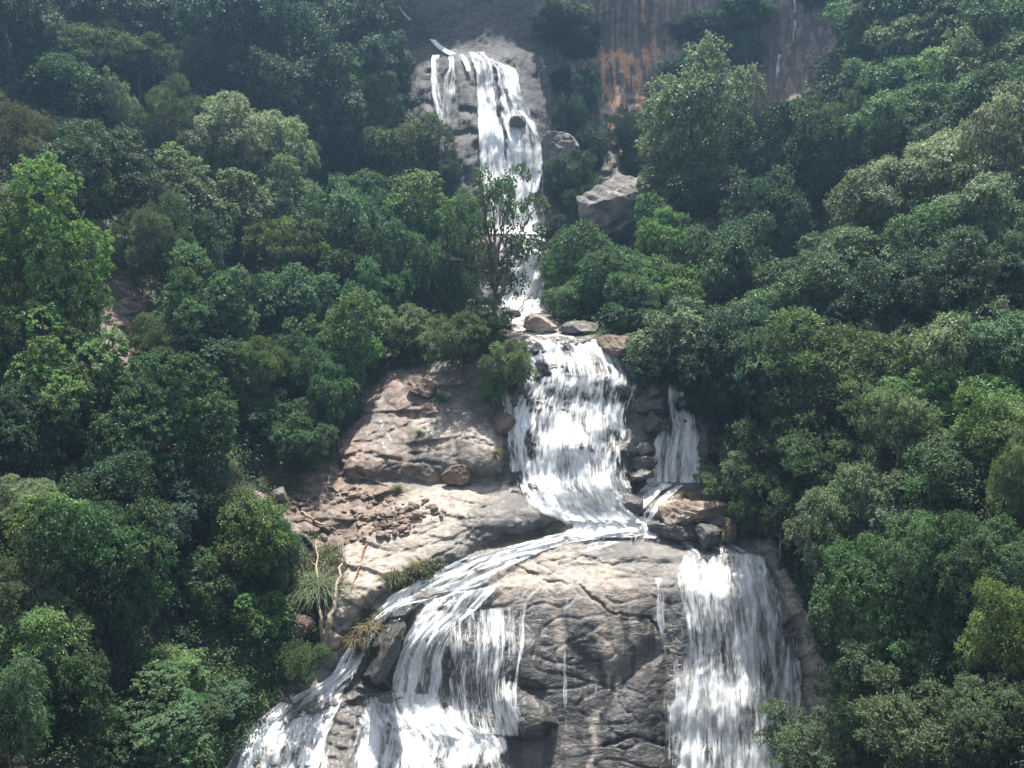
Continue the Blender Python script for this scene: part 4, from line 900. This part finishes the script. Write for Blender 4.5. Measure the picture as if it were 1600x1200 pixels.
def rock_at(u, v, w, h, mat, label, seed, depth=.8, strata=0.0, cuts=9, push=.1, group=None, name='boulder', box=.72, rot=0, tilt=0, cat='boulder'):
    d = float(samp(Dsm, u, v+h*.35)); rx = w/2/F_PX*d; rz = h/2/F_PX*d; ry = max(rx, rz)*depth
    o = link(name, rock_mesh(seed, rx, ry, rz, cuts, 6 if w > 50 else 5, strata, mat, box), None, tuple(P(u, v, d-ry*push)))
    o.rotation_euler = (0, R(tilt), R(rot)); return tag(o, label, cat, group)
rock_at(1104,840,46,44,BOULDER_WET,'dark rounded boulder at the brink of the curtain fall',3,.9,0,5)
rock_at(1104,819,30,14,BOULDER_WET,'flat dark cap stone resting on the boulder at the brink of the curtain fall',4,.9,0,6,.2)
rock_at(1141,826,30,44,BOULDER_BROWN,'upright brown rock leaning between the dark boulder and the green shrub',6,.9,0,9,.3,tilt=-12)
rock_at(838,506,60,30,BOULDER_TAN,'squared tan block of rock beside the stream above the middle fall',8,.8,2.2,12,.3)
rock_at(905,512,60,20,BOULDER,'long low grey rock under the trees right of the squared tan block',9,.8,0,8,.2)
rock_at(968,540,66,34,BOULDER_BROWN,'rusty brown rock at the top right corner of the middle fall',12,.8,1.5,8,.2)
rock_at(716,740,52,32,BOULDER_BROWN,'dark brown rock wedged under the edge of the brown slab',14,.8,0,9,.3)
rock_at(662,604,56,26,BOULDER_BROWN,'tilted flat rock lying on top of the brown slab',15,.9,1.6,10,.2,tilt=24)
rock_at(872,250,64,76,BOULDER,'blocky grey boulder right of the upper waterfall',17,.9,1.4,10,.0)
rock_at(956,326,140,92,BOULDER,'great sloping rock at the right of the upper pool',18,.7,2.5,7,.75,tilt=-28)
rock_at(436,773,36,22,BOULDER,'grey boulder on the bare earth left of the rubble',20,.9,0,8,.25)
rock_at(516,996,40,36,BOULDER_TAN,'small tan boulder at the foot of the dead trunks by the rapids',21,.9,0,7,.3)
rock_at(474,976,44,40,BOULDER_BROWN,'brown rock just left of the dead trunks',22,.9,0,8,.2)
rock_at(802,490,24,14,BOULDER_WET,'dark wet stone in the foam at the foot of the small fall',23,.9,0,7,.4)
rock_at(780,497,26,14,BOULDER,'grey stone left of the dark wet stone at the foot of the small fall',24,.9,0,7,.4)
rock_at(809,191,24,20,BOULDER_WET,'round black rock splitting the right strand of the upper waterfall',27,.9,0,4,.7)
rock_at(1013,702,34,24,BOULDER_WET,'wet glinting rock between the middle fall and the narrow right hand fall',28,.9,0,9,.4)
rock_at(1022,660,30,40,BOULDER_WET,'black upright rock right of the middle fall',29,.9,0,9,.4)
rock_at(1000,742,44,26,BOULDER_WET,'wet dark rock at the lower right of the middle fall',30,.9,0,9,.4)
rock_at(1086,800,112,38,BOULDER_TAN,'layered tan rock ledge behind the dark boulder',33,.45,5.2,8,.0,box=.45,name='rock_ledge',cat='ledge',tilt=3)
rock_at(1066,827,90,20,BOULDER_WET,'dark lower shelf of rock under the layered tan ledge',34,.5,2.4,6,.3,box=.4,name='rock_ledge',cat='ledge')
rock_at(790,660,40,40,BOULDER_BROWN,'brown streaked rock left of the middle fall',35,.8,0,10,.2)
rock_at(606,1012,38,110,BOULDER_WET,'black upright rock splitting the lower left rapids',37,.9,0,10,.3,tilt=22)

rock_at(1018,634,44,26,BOULDER_WET,'dark overhanging ledge between the middle fall and the narrow right hand fall',41,.6,3,7,.3,name='rock_ledge',cat='ledge',box=.45)
rock_at(1110,690,34,60,BOULDER_WET,'black rock wall along the right side of the narrow right hand fall',42,.7,2.5,8,.2,box=.5)
rock_at(1122,745,46,30,BOULDER_WET,'black rock at the lower right of the narrow right hand fall',43,.8,2,8,.3,box=.5)
rock_at(1006,722,36,22,BOULDER_WET,'broken wet rock shelf at the left foot of the narrow right hand fall',44,.8,3,9,.4,box=.5)
rock_at(975,790,60,30,BOULDER_WET,'wet grey rock with thin water in the side stream',45,.8,2,8,.0,box=.6)
# rubble below the landslide: stones past counting
def rubble(name, label, n, polys, smin, smax, seed):
    rg = np.random.default_rng(seed); bm = bmesh.new(); bmesh.ops.create_icosphere(bm, subdivisions=2, radius=1)
    V0 = np.array([v.co[:] for v in bm.verts]); F0 = np.array([[l.vert.index for l in f.loops] for f in bm.faces]); bm.free()
    parts = []
    for i in range(n):
        pl = polys[rg.integers(len(polys))]; a = np.array(pl, float)
        for _ in range(30):
            u = rg.uniform(a[:, 0].min(), a[:, 0].max()); v = rg.uniform(a[:, 1].min(), a[:, 1].max())
            if poly_sd(pl, np.array([u]), np.array([v]))[0] > 0: break
        V = V0.copy()
        for _ in range(6):
            nn = unit(rg.normal(0, 1, 3)); o = V@nn-rg.uniform(.4, .85); V = V-np.where(o > 0, o, 0)[:, None]*nn
        s = (smin+(smax-smin)*rg.random()**3.0)*np.array([rg.uniform(.8, 1.7), rg.uniform(.7, 1.2), rg.uniform(.4, .9)])
        an = rg.uniform(0, 6.28); Rm = np.array(Matrix.Rotation(an, 3, 'Z') @ Matrix.Rotation(rg.uniform(-.6, .6), 3, 'X'))
        parts.append(((V*s)@Rm.T+P(u, v, float(samp(D, u, v)))+np.array([0, 0, s[2]*.2]), F0))
    V, F = join(parts); o = link(name, mesh_from(name, V, F, BOULDER_BROWN if 'rubble' in name else BOULDER, False)); tag(o, label, 'rubble', None, 'stuff')
rubble('rubble', 'brown rubble strewn over the slab below the landslide', 560, [[(440,800),(520,760),(640,770),(620,820),(560,850),(500,870)], [(560,800),(660,780),(700,800),(600,850)], [(520,760),(660,770),(700,800),(560,850)], [(410,740),(470,750),(480,800),(430,790)]], .04, .46, 3)
rubble('scree', 'stones lying in the bare gully on the left hillside', 170, [[(135,430),(190,430),(232,500),(215,575),(160,575),(140,500)], [(410,690),(450,720),(450,760),(415,740)]], .10, .65, 4)

# ================================================================ dead wood and grass
def stick(name, pts_uv, r0, r1, mat, label, lift=.15, cat='branch', twigs=(), dz=()):
    P3 = []
    for i, (u, v) in enumerate(pts_uv): P3.append(P(u, v, float(samp(D, u, v))-lift-(dz[i] if dz else 0)))
    rg = np.random.default_rng(int(pts_uv[0][0])); n = 14
    t = np.linspace(0, len(P3)-1, n); pp = np.stack([np.interp(t, range(len(P3)), np.array(P3)[:, k]) for k in range(3)], -1)+rg.normal(0, r0*.35, (n, 3))
    parts = [tube(pp, r0, r1, 8, rg, .08)]
    for (f, du, dv, ln) in twigs:
        s = pp[int(f*(n-1))]; e = s+np.array([du, -.1, dv])*ln; parts.append(limb(s, e, r0*.45, r1*.5, rg, 5))
    V, Q_ = join(parts); return tag(link(name, mesh_from(name, V, Q_, mat, True)), label, cat)
stick('dead_trunk', [(506,1012),(500,960),(495,905),(494,840)], .17, .05, DEADWOOD, 'thin bare dead trunk standing upright left of the leaning one', .35, 'dead tree', ((.6,.4,.7,1.6),(.8,-.5,.6,1.2)), (0,.6,1.0,1.4))
stick('dead_trunk', [(505,1012),(516,970),(527,920),(534,880)], .22, .08, DEADWOOD, 'thicker pale dead trunk leaning right over the small tan boulder', .45, 'dead tree', ((.55,-.5,.8,1.5),(.75,.6,.6,1.1)), (0,.5,.9,1.2))
stick('fallen_branch', [(470,800),(500,818),(525,826)], .12, .04, DEADWOOD, 'grey fallen branch lying across the rubble', .3, 'branch', ((.5,.6,-.3,1.2),))
stick('fallen_branch', [(572,850),(560,890),(548,920)], .09, .03, REDWOOD, 'rust red fallen branch on the pale slab', .25, 'branch', ((.4,-.5,.4,1.1),(.6,.5,.1,.9)))
stick('fallen_branch', [(160,525),(175,550),(190,575)], .14, .05, DEADWOOD, 'dead branch lying down the scree gully', .3, 'branch', ((.4,.7,.3,1.5),))
stick('fallen_branch', [(560,745),(590,752),(625,770)], .09, .03, BARK, 'dark fallen branch along the foot of the brown slab', .25, 'branch', ((.5,.7,-.2,1.0),))
stick('bare_branch', [(800,498),(820,470),(838,455)], .13, .04, BARK, 'bare forked branch reaching over the small fall', .6, 'branch', ((.4,.2,.9,1.3),(.65,.8,.2,1.2)), (0,1.0,1.6))

def grass_mesh(n, ln, spread, droop, seed, w=.03):
    rg = np.random.default_rng(seed); V, Q_, va = [], [], []
    az = rg.uniform(0, 2*math.pi, n); lean = rg.uniform(.05, 1, n)*spread; L = ln*rg.uniform(.55, 1.15, n); b = rg.normal(0, .12*ln, (n, 2))
    dirx = np.stack([np.cos(az), np.sin(az)], -1); k = 6; t = np.linspace(0, 1, k)
    for i in range(n):
        r = t*L[i]*np.sin(lean[i])+droop*L[i]*t**2.4*.5; z = t*L[i]*np.cos(lean[i])-droop*L[i]*t**2.6*.75
        c = np.stack([b[i, 0]+dirx[i, 0]*r, b[i, 1]+dirx[i, 1]*r, z], -1); s = np.array([-dirx[i, 1], dirx[i, 0], 0])*w*ln*.5
        ww = (1-t**2)[:, None]+.04; o = i*2*k
        V.append(np.stack([c-s*ww, c+s*ww], 1).reshape(-1, 3)); va.append(np.full(2*k, np.clip(rg.normal(.5, .2), 0, .95)))
        Q_ += [(o+2*j, o+2*j+1, o+2*j+3, o+2*j+2) for j in range(k-1)]
    return mesh_from('grass', np.concatenate(V), np.array(Q_), LEAF, False, dict(leafvar=np.concatenate(va)))
GM = [grass_mesh(150, 1.0, 1.0, .7, 1), grass_mesh(150, 1.0, .8, 1.0, 2), grass_mesh(420, 1.0, .75, .95, 3, .016)]
def grass(u, v, h, mi, col, label, name='grass_tuft', cat='grass tuft', group='grass tufts on the rocks'):
    d = float(samp(D, u, v)); s = h/F_PX*d
    o = link(name, GM[mi], None, tuple(P(u, v, d-.1))); o.scale = (s, s, s); o.rotation_euler = (0, 0, rt.uniform(0, 6.28)); o.color = col+(1,)
    tag(o, label, cat, group); return o
grass(500,935,80,2,(.095,.125,.06),'tall grey green clump of arching grass beside the dead trunks','grass_clump','grass clump',None)
grass(478,925,60,2,(.08,.12,.045),'greener grass clump left of the tall grey green one','grass_clump','grass clump',None)
grass(572,985,40,1,(.19,.15,.06),'straw coloured grass hanging beside the lower left rapids')
grass(556,1004,34,1,(.17,.14,.06),'dry grass just below the straw coloured tuft by the rapids')
grass(615,905,30,0,(.13,.14,.05),'yellowish grass at the lower edge of the pale slab, left one')
grass(650,890,28,0,(.15,.13,.05),'dry yellow grass at the lower edge of the pale slab, further right')
grass(632,900,24,1,(.12,.11,.05),'low dull grass between the two tufts at the pale slab edge')
grass(650,600,30,0,(.09,.16,.05),'fresh green grass on top of the brown slab')
grass(690,628,26,0,(.10,.18,.05),'bright grass in the cleft right of the brown slab top')
grass(655,678,16,0,(.09,.16,.05),'small green tuft in a crack of the brown slab')
grass(622,766,22,0,(.12,.15,.05),'yellow green tuft at the foot of the brown slab')
grass(845,828,18,0,(.16,.14,.04),'ochre tuft at the tip of the wet slab beside the pool')
grass(775,712,22,0,(.12,.12,.035),'mossy tuft on the brown rock beside the middle fall')
grass(992,746,18,0,(.10,.15,.04),'green tuft on the wet rock between middle fall and narrow fall')
grass(1020,655,24,0,(.07,.10,.03),'dark green tuft on the black upright rock')
grass(1020,680,20,1,(.05,.10,.03),'hanging green tuft below the one on the black upright rock')
grass(1000,818,18,0,(.14,.12,.03),'ochre moss tuft in the side stream')
grass(1075,808,18,0,(.12,.15,.05),'pale tuft on the face of the layered tan ledge')
grass(1070,778,18,0,(.22,.15,.04),'orange yellow grass on top of the layered tan ledge')
grass(1128,832,34,1,(.14,.14,.06),'pale hanging grass between the boulder and the upright brown rock')
grass(1160,826,40,1,(.09,.13,.05),'long hanging green grass right of the upright brown rock')

# ================================================================ the air
lo = np.array([1e9]*3); hi = -lo
for o in scene.objects:
    if o.type == 'MESH' and o.name.split('.')[0] in ('hillside', 'cliff', 'river_bed'):
        c = np.empty(len(o.data.vertices)*3, np.float32); o.data.vertices.foreach_get('co', c); c = c.reshape(-1, 3)
        lo = np.minimum(lo, c.min(0)); hi = np.maximum(hi, c.max(0))
lo = np.minimum(lo, (-5, -12, -5))-np.array([4, 4, 1.0]); hi = np.maximum(hi, 5)+np.array([4, 6, 14.0])
hx = np.array([[(lo, hi)[i][0], (lo, hi)[j][1], (lo, hi)[k][2]] for k in (0, 1) for j in (0, 1) for i in (0, 1)])
hq = np.array([[0, 2, 3, 1], [4, 5, 7, 6], [0, 1, 5, 4], [2, 6, 7, 3], [0, 4, 6, 2], [1, 3, 7, 5]])
gm = G('haze'); pv = gm.n('VolumePrincipled'); pv.inputs['Color'].default_value = (.40, .66, 1, 1); pv.inputs['Density'].default_value = HAZE
pv.inputs['Density Attribute'].default_value = ''; pv.inputs['Anisotropy'].default_value = .35
gm.t.links.new(pv.outputs[0], gm.out.inputs['Volume'])
tag(link('haze', mesh_from('haze', hx, hq, gm.m)), 'thin blue haze filling the ravine', 'haze', None, 'stuff')
